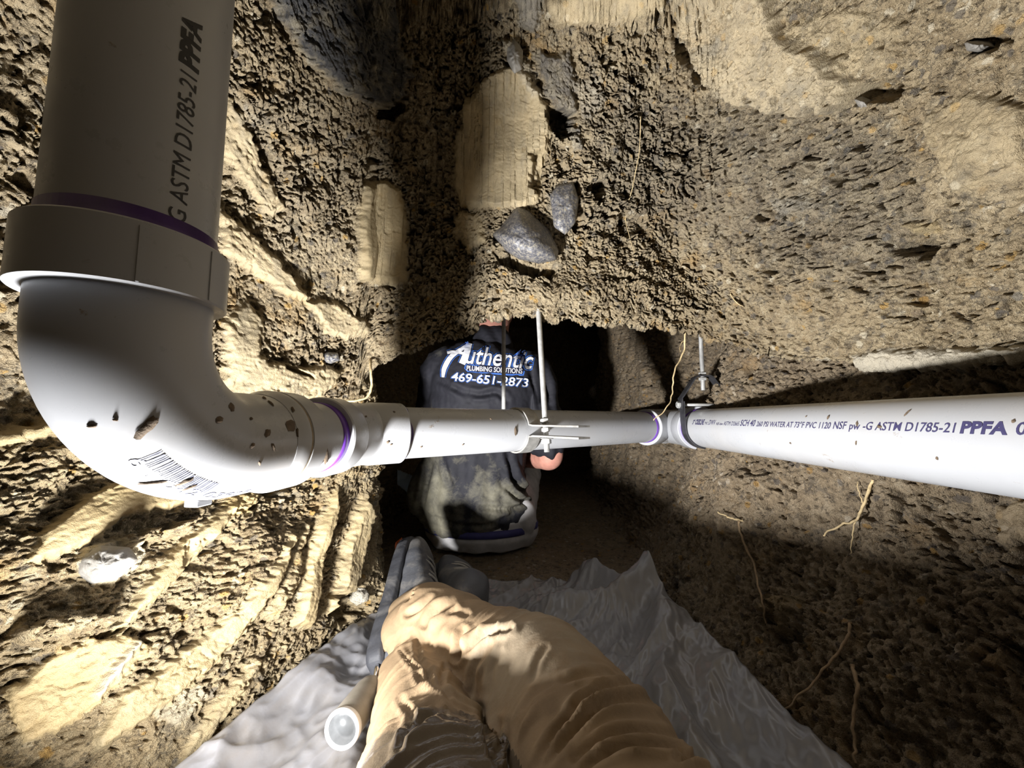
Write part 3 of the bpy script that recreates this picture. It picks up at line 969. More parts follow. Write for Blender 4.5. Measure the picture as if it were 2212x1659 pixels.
# mud on the fittings: a ring in the groove and stray flecks
MUDRING = plain('dried_mud_ring', (.34, .275, .19), .8, var=.35, vscale=70)
v, f = lathe_along(RISER + dS * .122, dS, [(.0165, HUB - .0011), (.017, HUB - .0009), (.020, HUB - .0009), (.0205, HUB - .0011)], 72, False)
link('mud_ring', v, f, MUDRING, elbow)['label'] = 'brown mud caked in the groove'
dgm = bpy.context.evaluated_depsgraph_get()
def tree_of(e):
    V = []; F = []
    for ch in e.children:
        if ch.name.split('.')[0] in ('bend_body', 'socket_hub', 'pipe_wall'):
            o = len(V); base = parent_world(e)
            V += [base + vv.co for vv in ch.data.vertices]; F += [tuple(i + o for i in p.vertices) for p in ch.data.polygons]
    return BVHTree.FromPolygons(V, F)
def fleck(e, tree, px_, py_, rx, ry, rot, seed):
    o0 = Vector((0, 0, CAMZ)); d = (at(px_, py_, 1.0) - o0).normalized()
    h = tree.ray_cast(o0, d)
    if h[0] is None: return
    p, n = h[0], h[1]
    if n.dot(d) > 0: n = -n
    k = h[3] / F_PX
    r = Vector((1, 0, 0)); r = (r - n * r.dot(n)).normalized(); t = n.cross(r)
    V = [p + n * .0016]; rr = random.Random(seed)
    for ring, q in ((.6, .0013), (1.0, .0003)):
        for i in range(12):
            a = 2 * math.pi * i / 12
            w = (1 + rr.uniform(-.3, .3)) * ring
            x, y = rx * k * w * math.cos(a), ry * k * w * math.sin(a)
            x, y = x * math.cos(rot) - y * math.sin(rot), x * math.sin(rot) + y * math.cos(rot)
            V.append(p + r * x + t * y + n * q)
    Fq = []
    for i in range(12):
        j = (i + 1) % 12
        Fq += [(0, 1 + i, 1 + j), (1 + i, 13 + i, 13 + j, 1 + j)]
    link('mud_fleck', V, Fq, MUD, e)
te, ts, tb, tl_, tm = tree_of(elbow), tree_of(stub), tree_of(bend), tree_of(slant), tree_of(main)
for i, (px_, py_, rx, ry, ro) in enumerate(((318, 922, 20, 7, .7), (250, 906, 3, 3, 0), (474, 908, 8, 6, .5), (500, 880, 7, 8, 1), (542, 905, 3, 4, 0), (545, 962, 6, 4, .4), (578, 935, 6, 9, .3), (590, 965, 3, 9, .3),
                                            (570, 860, 3, 8, .9), (628, 918, 11, 14, .5), (632, 885, 3, 7, .7), (642, 935, 4, 10, .2), (400, 1040, 16, 4, 0), (330, 1042, 22, 3, -.3), (410, 1052, 12, 3, 0), (585, 872, 9, 3, -.3), (200, 920, 6, 3, 0), (560, 1000, 6, 2, 1))):
    fleck(elbow, te, px_, py_, rx, ry, ro, i)
for i, (px_, py_, rx, ry, ro) in enumerate(((705, 985, 6, 26, -.7), (690, 1000, 8, 10, -.5))): fleck(stub, ts, px_, py_, rx, ry, ro, 30 + i)
for i, (px_, py_, rx, ry, ro) in enumerate(((838, 955, 4, 3, .5), (845, 960, 3, 2, .3), (852, 890, 3, 2, 0), (790, 900, 2, 5, 0))): fleck(bend, tb, px_, py_, rx, ry, ro, 40 + i)
for i, (px_, py_, rx, ry, ro) in enumerate(((1114, 930, 4, 9, 0), (910, 965, 3, 2, 0), (1060, 905, 3, 2, 0), (1000, 960, 3, 2, .4))): fleck(slant, tl_, px_, py_, rx, ry, ro, 50 + i)
for i, (px_, py_, rx, ry, ro) in enumerate(((1708, 957, 3, 3, 0), (1852, 916, 8, 3, .3), (1900, 922, 5, 7, -.6), (1790, 901, 7, 3, 0), (1742, 900, 3, 2, 0), (2025, 990, 4, 3, 0), (2190, 910, 5, 3, 0), (1850, 957, 7, 2, 0), (1960, 893, 12, 2, -.3))): fleck(main, tm, px_, py_, rx * .6, ry * .6, ro, 60 + i)

# ------------------------------------------------------------------ hangers and rods
def threaded_rod(p0, p1, r, pitch=.0019):
    p0 = Vector(p0); p1 = Vector(p1)
    ln = (p1 - p0).length
    n = max(int(ln / pitch), 2)
    prof = []
    for i in range(n):
        prof += [(i * pitch, r * .86), (i * pitch + pitch * .5, r)]
    prof.append((ln, r * .86))
    return lathe_along(p0, p1 - p0, prof, 14)

def hex_nut(c, d, r, h):
    return lathe_along(Vector(c) - Vector(d).normalized() * h / 2, d, [(0, r * .9), (h * .12, r), (h * .88, r), (h, r * .9)], 6)

def strap(pts, e1, e2, org, axis, width, thick):
    """bent flat strap: pts (a,b) in the plane (e1,e2) through org; width runs along axis"""
    e1, e2, axis, org = Vector(e1), Vector(e2), Vector(axis).normalized(), Vector(org)
    n = len(pts); V = []; Fc = []
    for i, (a, b) in enumerate(pts):
        a0, b0 = pts[max(i - 1, 0)]; a1, b1 = pts[min(i + 1, n - 1)]
        tx, ty = a1 - a0, b1 - b0
        l = math.hypot(tx, ty) or 1
        nx, ny = -ty / l, tx / l
        for w in (-.5, .5):
            for t in (0, 1):
                V.append(org + e1 * (a + nx * thick * t) + e2 * (b + ny * thick * t) + axis * (w * width))
    for i in range(n - 1):
        q = i * 4; r = q + 4
        Fc += [(q, q + 1, r + 1, r), (q + 2, r + 2, r + 3, q + 3), (q, r, r + 2, q + 2), (q + 1, q + 3, r + 3, r + 1)]
    Fc += [(0, 2, 3, 1), (4 * n - 4, 4 * n - 3, 4 * n - 1, 4 * n - 2)]
    return V, Fc

# split clamp on the slanting pipe
nT = Vector((dT.y, -dT.x, 0))
cl = CORNER + dT * .325
clamp = empty('pipe_clamp', cl + nT * .08 + Vector((0, 0, -.06)), 'split steel clamp with long ears and threaded rod round the slanting pipe', 'pipe hanger')
zu = Vector((0, 0, 1))
for sg in (1, -1):
    pts = []
    a_end = 14
    for i in range(25):
        an = math.radians(180 - (180 - a_end) * i / 24)
        pts.append(((PT + .0012) * math.cos(an), sg * (PT + .0012) * math.sin(an)))
    pts.append((PT + .006, sg * .0095))
    pts.append((PT + .012, sg * .0085))
    pts.append((.125, sg * .0085))
    pts.append((.172, sg * .0085))
    if sg < 0: pts = pts[::-1]
    v, f = strap(pts, nT, zu, cl, dT, .030, .0032)
    auto_sharp(link('clamp_half', v, f, STEEL_DULL, clamp), 40)
rb0 = cl + nT * .079 + Vector((0, 0, -.040))
rtop = at(1166, 672, .79)
rtop = Vector((rtop.x, .795, rtop.z)) + Vector((-.004, .012, .05))
v, f = threaded_rod(rb0, rtop, .0058)
link('threaded_rod', v, f, ZINC, clamp)
dR = (rtop - rb0).normalized()
for dz in (.019, -.0205, .002):
    c = cl + nT * .079 + Vector((0, 0, dz)); c = c + Vector((dR.x, dR.y, 0)) * (dz + .04)
    v, f = hex_nut(c, dR, .0098 if dz != .002 else .0082, .0085 if dz != .002 else .007)
    link('hex_nut', v, f, ZINC, clamp, False)
v, f = lathe_along(cl + nT * .079 + Vector((0, 0, -.0135)), (0, 0, -1), [(0, .0125), (.0012, .0125), (.0012, .004)], 24)
link('washer', v, f, ZINC, clamp)

# bare rod behind the slanting pipe
q0 = at(1088, 950, .97); q1 = at(1088, 640, .97)
br = empty('hanging_rod', q0, 'bare threaded steel rod hanging behind the slanting pipe, in front of the shirt lettering', 'rod')
v, f = threaded_rod(q0, Vector((q1.x, q1.y, q1.z + .09)), .0056)
link('rod_shaft', v, f, ZINC, br)
v, f = hex_nut(q0 + Vector((0, 0, .012)), (0, 0, 1), .0095, .008)
link('hex_nut', v, f, ZINC, br, False)

# clevis hanger on the long pipe
cc = P_WYE - dM * .226
cc.z = ZA
clevis = empty('clevis_hanger', cc + Vector((0, 0, -.06)), 'dark steel clevis hanger with rod carrying the long pipe beside the wye', 'pipe hanger')
eX = Vector((dM.y, -dM.x, 0))
top = .128
yoke = [(-.055, .044), (-.055, .074), (-.050, .080), (-.020, top - .004), (-.014, top), (.014, top), (.020, top - .004), (.050, .080), (.055, .074), (.055, .044)]
v, f = strap(yoke, eX, zu, cc, dM, .026, .003)
auto_sharp(link('yoke', v, f, BLACK_METAL, clevis), 40)
U = [(-.051, .066), (-.051, .02)]
for i in range(25):
    an = math.pi + math.pi * i / 24
    U.append(((PM + .0012) * math.cos(an) * 1.03, (PM + .0012) * math.sin(an)))
U += [(.051, .02), (.051, .066)]
v, f = strap(U, eX, zu, cc, dM, .026, -.003)
auto_sharp(link('lower_strap', v, f, BLACK_METAL, clevis), 40)
v, f = lathe_along(cc + eX * -.066 + zu * .058, eX, [(0, .0035), (.132, .0035)], 12)
link('cross_bolt', v, f, ZINC, clevis)
for s_ in (-.062, .062):
    v, f = hex_nut(cc + eX * s_ + zu * .058, eX, .0085, .008)
    link('hex_nut', v, f, ZINC, clevis, False)
v, f = threaded_rod(cc + zu * (top - .034), cc + zu * .46, .0055)
link('threaded_rod', v, f, ZINC, clevis)
for dz in (.007, -.006):
    v, f = hex_nut(cc + zu * (top + dz), zu, .0098, .007)
    link('hex_nut', v, f, ZINC, clevis, False)

# ------------------------------------------------------------------ roots, stones, scraps
SURF = []
for P_ in (ROOF_P, BANK_P, WALLR_P):
    x_, y_ = to_px(P_)
    ok = P_[..., 1] > .1
    SURF.append((x_[ok], y_[ok], P_[ok]))

def surf(px, py, which=None, rad=6):
    """nearest soil point seen at a photograph pixel"""
    best = None
    for i, (x, y, P) in enumerate(SURF):
        if which is not None and i != which: continue
        m = (np.abs(x - px) < rad) & (np.abs(y - py) < rad)
        if not m.any(): continue
        Q = P[m]
        k = Q[np.argmin(Q[:, 1])]
        if best is None or k[1] < best[1]: best = k
    if best is None:
        return at(px, py, .8)
    return Vector(best)

ROOTM = plain('pale_root', (.52, .40, .22), 0.7, var=.35, vscale=90, bstr=.3, bscale=400)
ROOTD = plain('brown_root', (.30, .21, .12), 0.75, var=.35, vscale=90, bstr=.3, bscale=400)

def root(name, pts, r0, r1, label, mat=ROOTM, jitter=.0025, branches=(), cat='root'):
    pts = [Vector(p) for p in pts]
    def tube(pts, r0, r1):
        d = catmull([tuple(p) for p in pts], 8)
        n = len(d)
        j = np.stack([perlin(np.arange(n) * .33, np.full(n, .3 + k), 50 + k) for k in range(3)], 1) * jitter
        j[0] = 0
        rr = np.linspace(r0, r1, n) * (1 + .25 * perlin(np.arange(n) * .5, np.full(n, .7), 60))
        return sweep([Vector(p) for p in d + j], list(rr), 7)
    e = empty(name, pts[0], label, cat, None)
    v, f = tube(pts, r0, r1)
    link('root_stem', v, f, mat, e)
    for b in branches:
        v, f = tube(b, r1 * 1.0, r1 * .45)
        link('side_rootlet', v, f, mat, e)
    return e

S = surf
a0 = at(1484, 690, .86)
root('hanging_root', [a0 + Vector((0, .01, .03)), at(1480, 720, .86), at(1476, 760, .86), at(1455, 810, .85), at(1452, 850, .85), at(1440, 880, .84), at(1412, 908, .84)], .0023, .0010,
     'long pale root dangling from the lip in front of the wye', branches=[[at(1482, 715, .86), at(1492, 712, .86), at(1500, 706, .86)], [at(1478, 735, .86), at(1470, 745, .86), at(1468, 760, .85)]])
root('hooked_root', [S(800, 770) + Vector((0, .01, 0)), at(801, 800, .775), at(802, 835, .77), at(792, 858, .765), at(760, 866, .75), at(715, 864, .74), at(680, 862, .74)], .0030, .0018,
     'yellowish root hooked round the bank edge above the eighth bend', jitter=.001)
def on(px, py, w=2, off=.006):
    p = S(px, py, w)
    d = (Vector((0, 0, CAMZ)) - p).normalized()
    return p + d * off
root('forked_root', [on(1880, 1040, 2, .0), on(1862, 1090, 2, .012), on(1842, 1130, 2, .02), on(1810, 1140, 2, .03), on(1772, 1151, 2, .035)], .0022, .0012,
     'forked pale root sticking out of the dark wall below the long pipe', branches=[[on(1842, 1130, 2, .02), on(1840, 1160, 2, .012), on(1832, 1200, 2, .006)], [on(1862, 1090, 2, .01), on(1850, 1060, 2, .006), on(1845, 1035, 2, .004)]])
root('root_stub', [on(1600, 1120, 2, 0), on(1578, 1116, 2, .015), on(1560, 1108, 2, .02), on(1544, 1102, 2, .022)], .0020, .0011, 'short pale root stub at the near edge of the dark wall')
root('trailing_root', [on(1590, 1120, 2, .0), on(1600, 1160, 2, .004), on(1625, 1220, 2, .004), on(1640, 1290, 2, .004), on(1650, 1340, 2, .004)], .0024, .0012, 'brown root trailing down the dark wall left of the forked root', ROOTD)
root('lower_root', [on(1833, 1340, 2, .0), on(1830, 1370, 2, .006), on(1800, 1420, 2, .008), on(1760, 1470, 2, .008), on(1700, 1530, 2, .01), on(1672, 1545, 2, .014)], .0020, .0010, 'thin root crossing low on the dark wall', ROOTD)
root('corner_root', [on(1845, 1440, 2, .0), on(1855, 1480, 2, .006), on(1842, 1530, 2, .006), on(1840, 1600, 2, .004), on(1845, 1650, 2, .002)], .0024, .0014, 'knotty root running down to the lower frame edge', ROOTD)
root('hair_root', [on(1385, 255, 0, .003), on(1380, 330, 0, .006), on(1360, 420, 0, .006), on(1350, 480, 0, .008), on(1366, 540, 0, .004)], .0009, .0006, 'hair-thin root lying over the roof face right of the cavity', jitter=.0012)
root('roof_rootlet', [on(1575, 640, 0, .002), on(1585, 655, 0, .006), on(1600, 668, 0, .004)], .0012, .0008, 'tiny pale rootlet on the lip above the clevis hanger', jitter=.0008)

STONE_DARK, nt_, bs_ = new_mat('dark_grey_stone')
co_ = coords(nt_)
L(nt_, ramp(nt_, noise(nt_, 190, 7, .8, co_), [(0.36, (.035, .035, .042)), (0.50, (.12, .12, .135)), (0.60, (.30, .27, .21))]), bs_.inputs['Base Color'])
bs_.inputs['Roughness'].default_value = .33
bump(nt_, bs_, noise(nt_, 260, 4, .7, co_), .7, .0015)
STONE_PALE = plain('pale_limestone', (.27, .255, .23), .7, var=.35, vscale=40, bstr=.5, bscale=160)

def stone(name, poly, label, mat, thick, lean=(0, 0), seed=1, deep=.02, which=0, off=.0, crest=None):
    """rounded rock half set into the soil; outline in photograph pixels, its own thickness in metres"""
    poly = np.array(poly, float)
    c = np.array(crest if crest else poly.mean(0), float)
    Y0 = S(*poly.mean(0), which).y - off
    nA, nR = 56, 12
    V = []; Fc = []
    ang = np.linspace(0, 2 * np.pi, nA, endpoint=False)
    rad = []
    for a in ang:
        dx, dy = math.cos(a), math.sin(a)
        best = 1.0
        for i in range(len(poly)):
            p, q = poly[i] - c, poly[(i + 1) % len(poly)] - c
            e = q - p
            den = dx * e[1] - dy * e[0]
            if abs(den) < 1e-9: continue
            t = (p[0] * e[1] - p[1] * e[0]) / den
            u = (p[0] * dy - p[1] * dx) / den
            if t > 0 and -1e-6 <= u <= 1 + 1e-6: best = max(best, t)
        rad.append(best)
    V.append(at(c[0], c[1], Y0 - thick))
    for r in range(1, nR + 1):
        k = r / nR
        for a, R in zip(ang, rad):
            px_, py_ = c[0] + math.cos(a) * R * k, c[1] + math.sin(a) * R * k
            dome = thick * (1 - k ** 2.2) ** .75 if k < 1 else 0
            nz = .003 * float(perlin(np.array([px_ / 18]), np.array([py_ / 18]), seed)[0]) + .0016 * float(perlin(np.array([px_ / 6]), np.array([py_ / 6]), seed + 1)[0])
            V.append(at(px_, py_, Y0 - dome + nz + lean[0] * (px_ - c[0]) / 100 + lean[1] * (py_ - c[1]) / 100))
    for a, R in zip(ang, rad):
        V.append(at(c[0] + math.cos(a) * R * .8, c[1] + math.sin(a) * R * .8, Y0 + deep))
    V.append(at(c[0], c[1], Y0 + deep * 1.3))
    for i in range(nA):
        j = (i + 1) % nA
        Fc.append((0, 1 + j, 1 + i))
        for r in range(nR):
            a0_ = 1 + r * nA; b0_ = a0_ + nA
            Fc.append((a0_ + i, a0_ + j, b0_ + j, b0_ + i))
        Fc.append((1 + nR * nA + i, 1 + nR * nA + j, len(V) - 1))
    o = link(name, V, Fc, mat)
    tag(o, label, 'stone')
    return o

stone('embedded_stone', [(1062, 505), (1085, 480), (1118, 440), (1145, 455), (1185, 495), (1207, 540), (1203, 562), (1165, 570), (1120, 560), (1090, 540)],
      'dark grey pointed stone jutting from the roof above the lip', STONE_DARK, .055, seed=3, crest=(1130, 515))
stone('embedded_stone', [(1188, 420), (1205, 398), (1238, 392), (1250, 430), (1244, 480), (1222, 508), (1196, 490)],
      'small blue-grey stone beside the dark pointed stone', STONE_DARK, .016, seed=5)
stone('embedded_stone', [(2082, 92), (2110, 84), (2140, 88), (2150, 102), (2120, 114), (2088, 110)], 'small whitish pebble in the roof at upper right', STONE_PALE, .016, seed=7)
stone('embedded_stone', [(1845, 215), (1862, 208), (1882, 216), (1880, 232), (1858, 238)], 'tiny grey pebble inside the dark hollow at upper right', STONE_PALE, .012, seed=9, off=-.01)
stone('embedded_stone', [(1095, 95), (1110, 78), (1130, 110), (1128, 150), (1110, 160), (1095, 130)], 'pinkish white pebble above the big cut clay slab', STONE_PALE, .018, seed=11)
stone('embedded_stone', [(690, 770), (705, 760), (730, 762), (735, 778), (715, 786), (695, 782)], 'grey chip of stone above the slot in the left face', STONE_DARK, .010, seed=13)
stone('embedded_stone', [(150, 1205), (215, 1178), (280, 1182), (300, 1208), (262, 1246), (200, 1262), (160, 1245)], 'pale layered stone in the bank below the quarter bend', STONE_PALE, .020, seed=15, which=1)

# ------------------------------------------------------------------ people
def ellipsoid(c, r, nu=28, nv=18, rot=None):
    V = []; Fc = []
    M = rot if rot is not None else Matrix.Identity(3)
    for j in range(nv + 1):
        ph = math.pi * j / nv
        for i in range(nu):
            th = 2 * math.pi * i / nu
            V.append(Vector(c) + M @ Vector((r[0] * math.sin(ph) * math.cos(th), r[1] * math.sin(ph) * math.sin(th), r[2] * math.cos(ph))))
    for j in range(nv):
        for i in range(nu):
            i2 = (i + 1) % nu
            Fc.append((j * nu + i, (j + 1) * nu + i, (j + 1) * nu + i2, j * nu + i2))
    return V, Fc

def limb(pts, radii, n=10, seg=24):
    c = catmull([tuple(p) + ((r,) if not hasattr(r, '__len__') else tuple(r)) for p, r in zip(pts, radii)], n)
    if c.shape[1] == 4:
        return join(sweep([Vector(p[:3]) for p in c], list(c[:, 3]), seg), ellipsoid(c[0, :3], [c[0, 3]] * 3), ellipsoid(c[-1, :3], [c[-1, 3]] * 3))
    return sweep([Vector(p[:3]) for p in c], [(a, b) for a, b in c[:, 3:5]], seg)

def fuse(parts, voxel, smooth_it=6):
    """merge overlapping solids into one continuous surface; returns verts (n,3), faces"""
    v, f = join(*parts)
    me = bpy.data.meshes.new('tmp')
    me.from_pydata([tuple(p) for p in v], [], f)
    bm = bmesh.new(); bm.from_mesh(me)
    bmesh.ops.remove_doubles(bm, verts=bm.verts, dist=1e-6)
    bmesh.ops.recalc_face_normals(bm, faces=bm.faces)
    bm.to_mesh(me); bm.free()
    o = bpy.data.objects.new('tmp', me); COL.objects.link(o)
    m = o.modifiers.new('r', 'REMESH'); m.mode = 'VOXEL'; m.voxel_size = voxel; m.use_smooth_shade = True
    s = o.modifiers.new('s', 'SMOOTH'); s.factor = .5; s.iterations = smooth_it
    dg = bpy.context.evaluated_depsgraph_get()
    r = bpy.data.meshes.new_from_object(o.evaluated_get(dg))
    nv = len(r.vertices)
    V = np.empty(nv * 3, np.float32); r.vertices.foreach_get('co', V); V = V.reshape(-1, 3).astype(float)
    Nn = np.empty(nv * 3, np.float32); r.vertices.foreach_get('normal', Nn); Nn = Nn.reshape(-1, 3).astype(float)
    Fc = [tuple(p.vertices) for p in r.polygons]
    bpy.data.objects.remove(o); bpy.data.meshes.remove(me); bpy.data.meshes.remove(r)
    return V, Nn, Fc

def Z(z): return CAMZ + z

def bone_coords(V, chain):
    """nearest point on a polyline: arc length s, angle about it, distance"""
    best = np.full(len(V), 1e9); s_out = np.zeros(len(V)); th = np.zeros(len(V))
    s0 = 0
    for i in range(len(chain) - 1):
        a = np.array(chain[i]); b = np.array(chain[i + 1]); e = b - a; l = np.linalg.norm(e)
        t = np.clip(((V - a) @ e) / l ** 2, 0, 1)
        q = a + t[:, None] * e
        d = np.linalg.norm(V - q, axis=1)
        ax = e / l
        up = np.array([0, 0, 1.0]); n = up - ax * up.dot(ax); n /= np.linalg.norm(n); w = np.cross(ax, n)
        ang = np.arctan2((V - q) @ w, (V - q) @ n)
        m = d < best
        best = np.where(m, d, best); s_out = np.where(m, s0 + t * l, s_out); th = np.where(m, ang, th)
        s0 += l
    return s_out, th, best

def link_np(name, V, Fc, mat, parent, attr=None):
    o = link(name, V, Fc, mat, parent)
    if attr is not None:
        a = o.data.attributes.new('mud', 'FLOAT_COLOR', 'POINT')
        c = np.zeros((len(V), 4)); c[:, :attr.shape[1]] = attr; c[:, 3] = 1
        a.data.foreach_set('color', c.astype(np.float32).ravel())
    return o

# ---- cloth materials
def cloth(name, base, mud, rough=.85, wet=(.13, .10, .07), soft=False):
    """mud attribute: r = dried clay, g = wet patch"""
    m, nt, bs = new_mat(name)
    co = coords(nt)
    at_ = N(nt, 'ShaderNodeAttribute', attribute_name='mud')
    sp = N(nt, 'ShaderNodeSeparateColor'); L(nt, at_.outputs['Color'], sp.inputs[0])
    v = noise(nt, 25, 5, .6, co)
    col = ramp(nt, v, [(.3, tuple(c * .78 for c in base)), (.7, tuple(min(1, c * 1.18) for c in base))])
    sm = noise(nt, 13, 7, .68, co, .4)
    if soft: sm = math_(nt, 'ADD', math_(nt, 'MULTIPLY', sm, .55), math_(nt, 'MULTIPLY', noise(nt, 42, 6, .7, co, .6), .45))
    f = mrange(nt, math_(nt, 'ADD', sm, math_(nt, 'SUBTRACT', sp.outputs[0], .5)), .42 if soft else .48, .78 if soft else .68)
    mudc = mixc(nt, noise(nt, 70, 4, .6, co), mud, tuple(c * .7 for c in mud))
    col = mixc(nt, math_(nt, 'MULTIPLY', f, .82), col, mudc)
    wv = mrange(nt, math_(nt, 'ADD', noise(nt, 30, 5, .6, co), math_(nt, 'SUBTRACT', sp.outputs[1], .5)), .45, .6)
    col = mixc(nt, wv, col, wet)
    L(nt, col, bs.inputs['Base Color'])
    L(nt, math_(nt, 'SUBTRACT', rough, math_(nt, 'MULTIPLY', wv, .5)), bs.inputs['Roughness'])
    bs.inputs['Specular IOR Level'].default_value = .35
    bump(nt, bs, math_(nt, 'ADD', noise(nt, 220, 3, .6, co), math_(nt, 'MULTIPLY', f, .4)), .35, .0012)
    return m

SHIRT = cloth('black_work_shirt', (.016, .016, .022), (.27, .25, .18), .75, soft=True)
GREYPANTS = cloth('light_grey_trousers', (.46, .45, .45), (.42, .34, .22), .85)
TANPANTS = cloth('tan_canvas_trousers', (.285, .20, .118), (.37, .30, .21), .7)
SKIN = plain('ruddy_skin', (.55, .26, .20), .55, var=.15, vscale=50)
SKIN.node_tree.nodes['Principled BSDF'].inputs['Subsurface Weight'].default_value = .1
NAVY = plain('navy_waistband', (.045, .045, .17), .7, var=.2)
WHITEPRINT = plain('white_shirt_print', (.80, .80, .84), .6, var=.10, vscale=40)
BLUEPRINT = plain('blue_shirt_print', (.05, .15, .52), .6, var=.2, vscale=60)
NAVYPRINT = plain('dark_navy_shirt_print', (.012, .014, .04), .7)
BAND = plain('dark_hair', (.05, .035, .025), .7)

# ---- the worker in the tunnel, seen from behind
YB = 1.30
worker = empty('person', (-.11, YB + .1, 0.0), 'worker in muddy black lettered shirt and grey trousers sitting with back turned', 'person')
spine = [(-.115, YB + .03, Z(-.31)), (-.125, YB + .02, Z(-.20)), (-.115, YB + .01, Z(-.06)), (-.10, YB + .0, Z(.06)), (-.088, YB + .01, Z(.16)), (-.075, YB + .03, Z(.225))]
rad_b = [(.115, .165), (.115, .158), (.115, .158), (.12, .165), (.11, .165), (.07, .12)]
SHL = Vector((-.235, YB + .02, Z(.165))); SHR = Vector((.065, YB + .03, Z(.15)))
ELL = Vector((-.30, YB + .12, Z(-.08))); ELR = Vector((.128, YB - .02, Z(-.115)))
WRL = Vector((-.20, YB + .34, Z(-.10))); WRR = Vector((.06, YB + .20, Z(-.16)))
HEAD = Vector((-.065, YB + .09, Z(.43)))
def torso(k):
    return sweep([Vector(p) for p in catmull(spine, 8)[:, :3]], [(a + k, b + k) for a, b in catmull(rad_b, 8)], 40, up=(0, 1, 0))
hipL = Vector((-.20, YB + .08, Z(-.31))); hipR = Vector((-.02, YB + .08, Z(-.31)))
kneeL = Vector((-.27, YB + .50, Z(-.20))); kneeR = Vector((.06, YB + .50, Z(-.20)))
ankL = Vector((-.25, YB + .78, Z(-.36))); ankR = Vector((.05, YB + .78, Z(-.36)))
body_parts = [torso(-.014), ellipsoid((-.115, YB + .04, Z(-.31)), (.16, .12, .10)),
    limb([(-.075, YB + .03, Z(.20)), (-.068, YB + .055, Z(.31)), HEAD - Vector((0, .02, .06))], [.062, .056, .06]),
    ellipsoid(HEAD, (.078, .098, .115)), ellipsoid(HEAD + Vector((0, .075, -.045)), (.05, .04, .05)), ellipsoid(HEAD + Vector((0, .105, -.01)), (.014, .02, .022)),
    ellipsoid(HEAD + Vector((-.08, .0, -.01)), (.012, .022, .032)), ellipsoid(HEAD + Vector((.08, .0, -.01)), (.012, .022, .032)),
    limb([SHL, SHL.lerp(ELL, .5), ELL, ELL.lerp(WRL, .4), WRL], [.055, .046, .040, .040, .027]),
    limb([SHR, SHR.lerp(ELR, .5), ELR, ELR.lerp(WRR, .4), WRR], [.055, .046, .041, .041, .027]),
    limb([hipL, hipL.lerp(kneeL, .5), kneeL, kneeL.lerp(ankL, .4), ankL], [.085, .075, .055, .05, .035]),
    limb([hipR, hipR.lerp(kneeR, .5), kneeR, kneeR.lerp(ankR, .4), ankR], [.085, .075, .055, .05, .035])]
def hand(wr, dirv, side):
    d = Vector(dirv).normalized(); up = Vector((0, 0, 1)); s = d.cross(up).normalized() * side; u = s.cross(d) * side
    out = [limb([wr, wr + d * .05, wr + d * .085], [(.018, .03), (.017, .042), (.014, .040)])]
    for i, (off, ln) in enumerate(((-.030, .062), (-.010, .074), (.011, .07), (.030, .055))):
        a = wr + d * .078 + s * off
        out.append(limb([a, a + d * ln * .5 - u * .006, a + d * ln * .8 - u * .022], [.0095, .009, .0075], 6, 12))
    a = wr + d * .025 - s * .035
    out.append(limb([a, a + d * .03 - s * .022, a + d * .058 - s * .026 - u * .01], [.012, .011, .009], 6, 12))
    return out
for h_ in (hand(WRL, (.25, 1, -.15), 1), hand(WRR, (-.25, 1, -.1), -1)): body_parts += h_
V, Nn, Fc = fuse(body_parts, .0065, 3)
link_np('body', V, Fc, SKIN, worker)['label'] = 'bare neck and elbow, the skin that shows'
# hair cap
V, Nn, Fc = fuse([ellipsoid(HEAD + Vector((0, -.012, .02)), (.083, .098, .108))], .006, 2)
link_np('hair', V, Fc, BAND, worker)

# shirt
shirt_parts = [torso(.012),
    limb([SHL + Vector((.03, 0, .012)), SHL, SHL.lerp(ELL, .5), SHL.lerp(ELL, .82)], [.07, .078, .072, .074]),
    limb([SHR + Vector((-.03, 0, .012)), SHR, SHR.lerp(ELR, .5), SHR.lerp(ELR, .80)], [.07, .078, .070, .074]),
    limb([(-.085, YB + .02, Z(.18)), (-.075, YB + .04, Z(.262))], [.09, .074]),
    sweep([Vector((-.122, YB + .03, Z(-.18))), Vector((-.124, YB + .03, Z(-.28))), Vector((-.118, YB + .035, Z(-.345)))], [(.135, .172), (.142, .188), (.138, .178)], 40, up=(0, 1, 0)),
    limb([(-.29, YB - .01, Z(-.17)), (-.30, YB - .02, Z(-.25)), (-.285, YB - .01, Z(-.32))], [.03, .042, .02])]
V, Nn, Fc = fuse(shirt_parts, .0048, 5)
x, y, z = V[:, 0], V[:, 1], V[:, 2] - CAMZ
kx, kz = .062, -.235                                   # knot tucked at the waist
dk_ = np.hypot(x - kx, z - kz); ak = np.arctan2(z - kz, x - kx)
fold = .010 * perlin(ak * 3.2, dk_ * 2.0, 81) * np.exp(-dk_ / .16) * smooth(.0, .03, dk_)
hz = .006 * perlin(x * 5 + 1.2 * perlin(x * 7, z * 7, 3), z * 26 + x * 6, 82) * smooth(.14, .02, z) * smooth(-.14, -.02, z)
vt = .006 * perlin(x * 30, z * 5, 83) * smooth(-.02, -.16, z)
sh = .006 * perlin(x * 26 + z * 14, z * 6 - x * 6, 84) * smooth(.06, .14, z)
slv = .006 * perlin(x * 40, z * 8, 85) * smooth(.05, .1, x)
pull = -.016 * np.exp(-(dk_ / .028) ** 2)
sdisp = 1.25 * (fold + hz + vt + sh + slv) + pull + .0012 * perlin(x * 90, z * 90, 86)
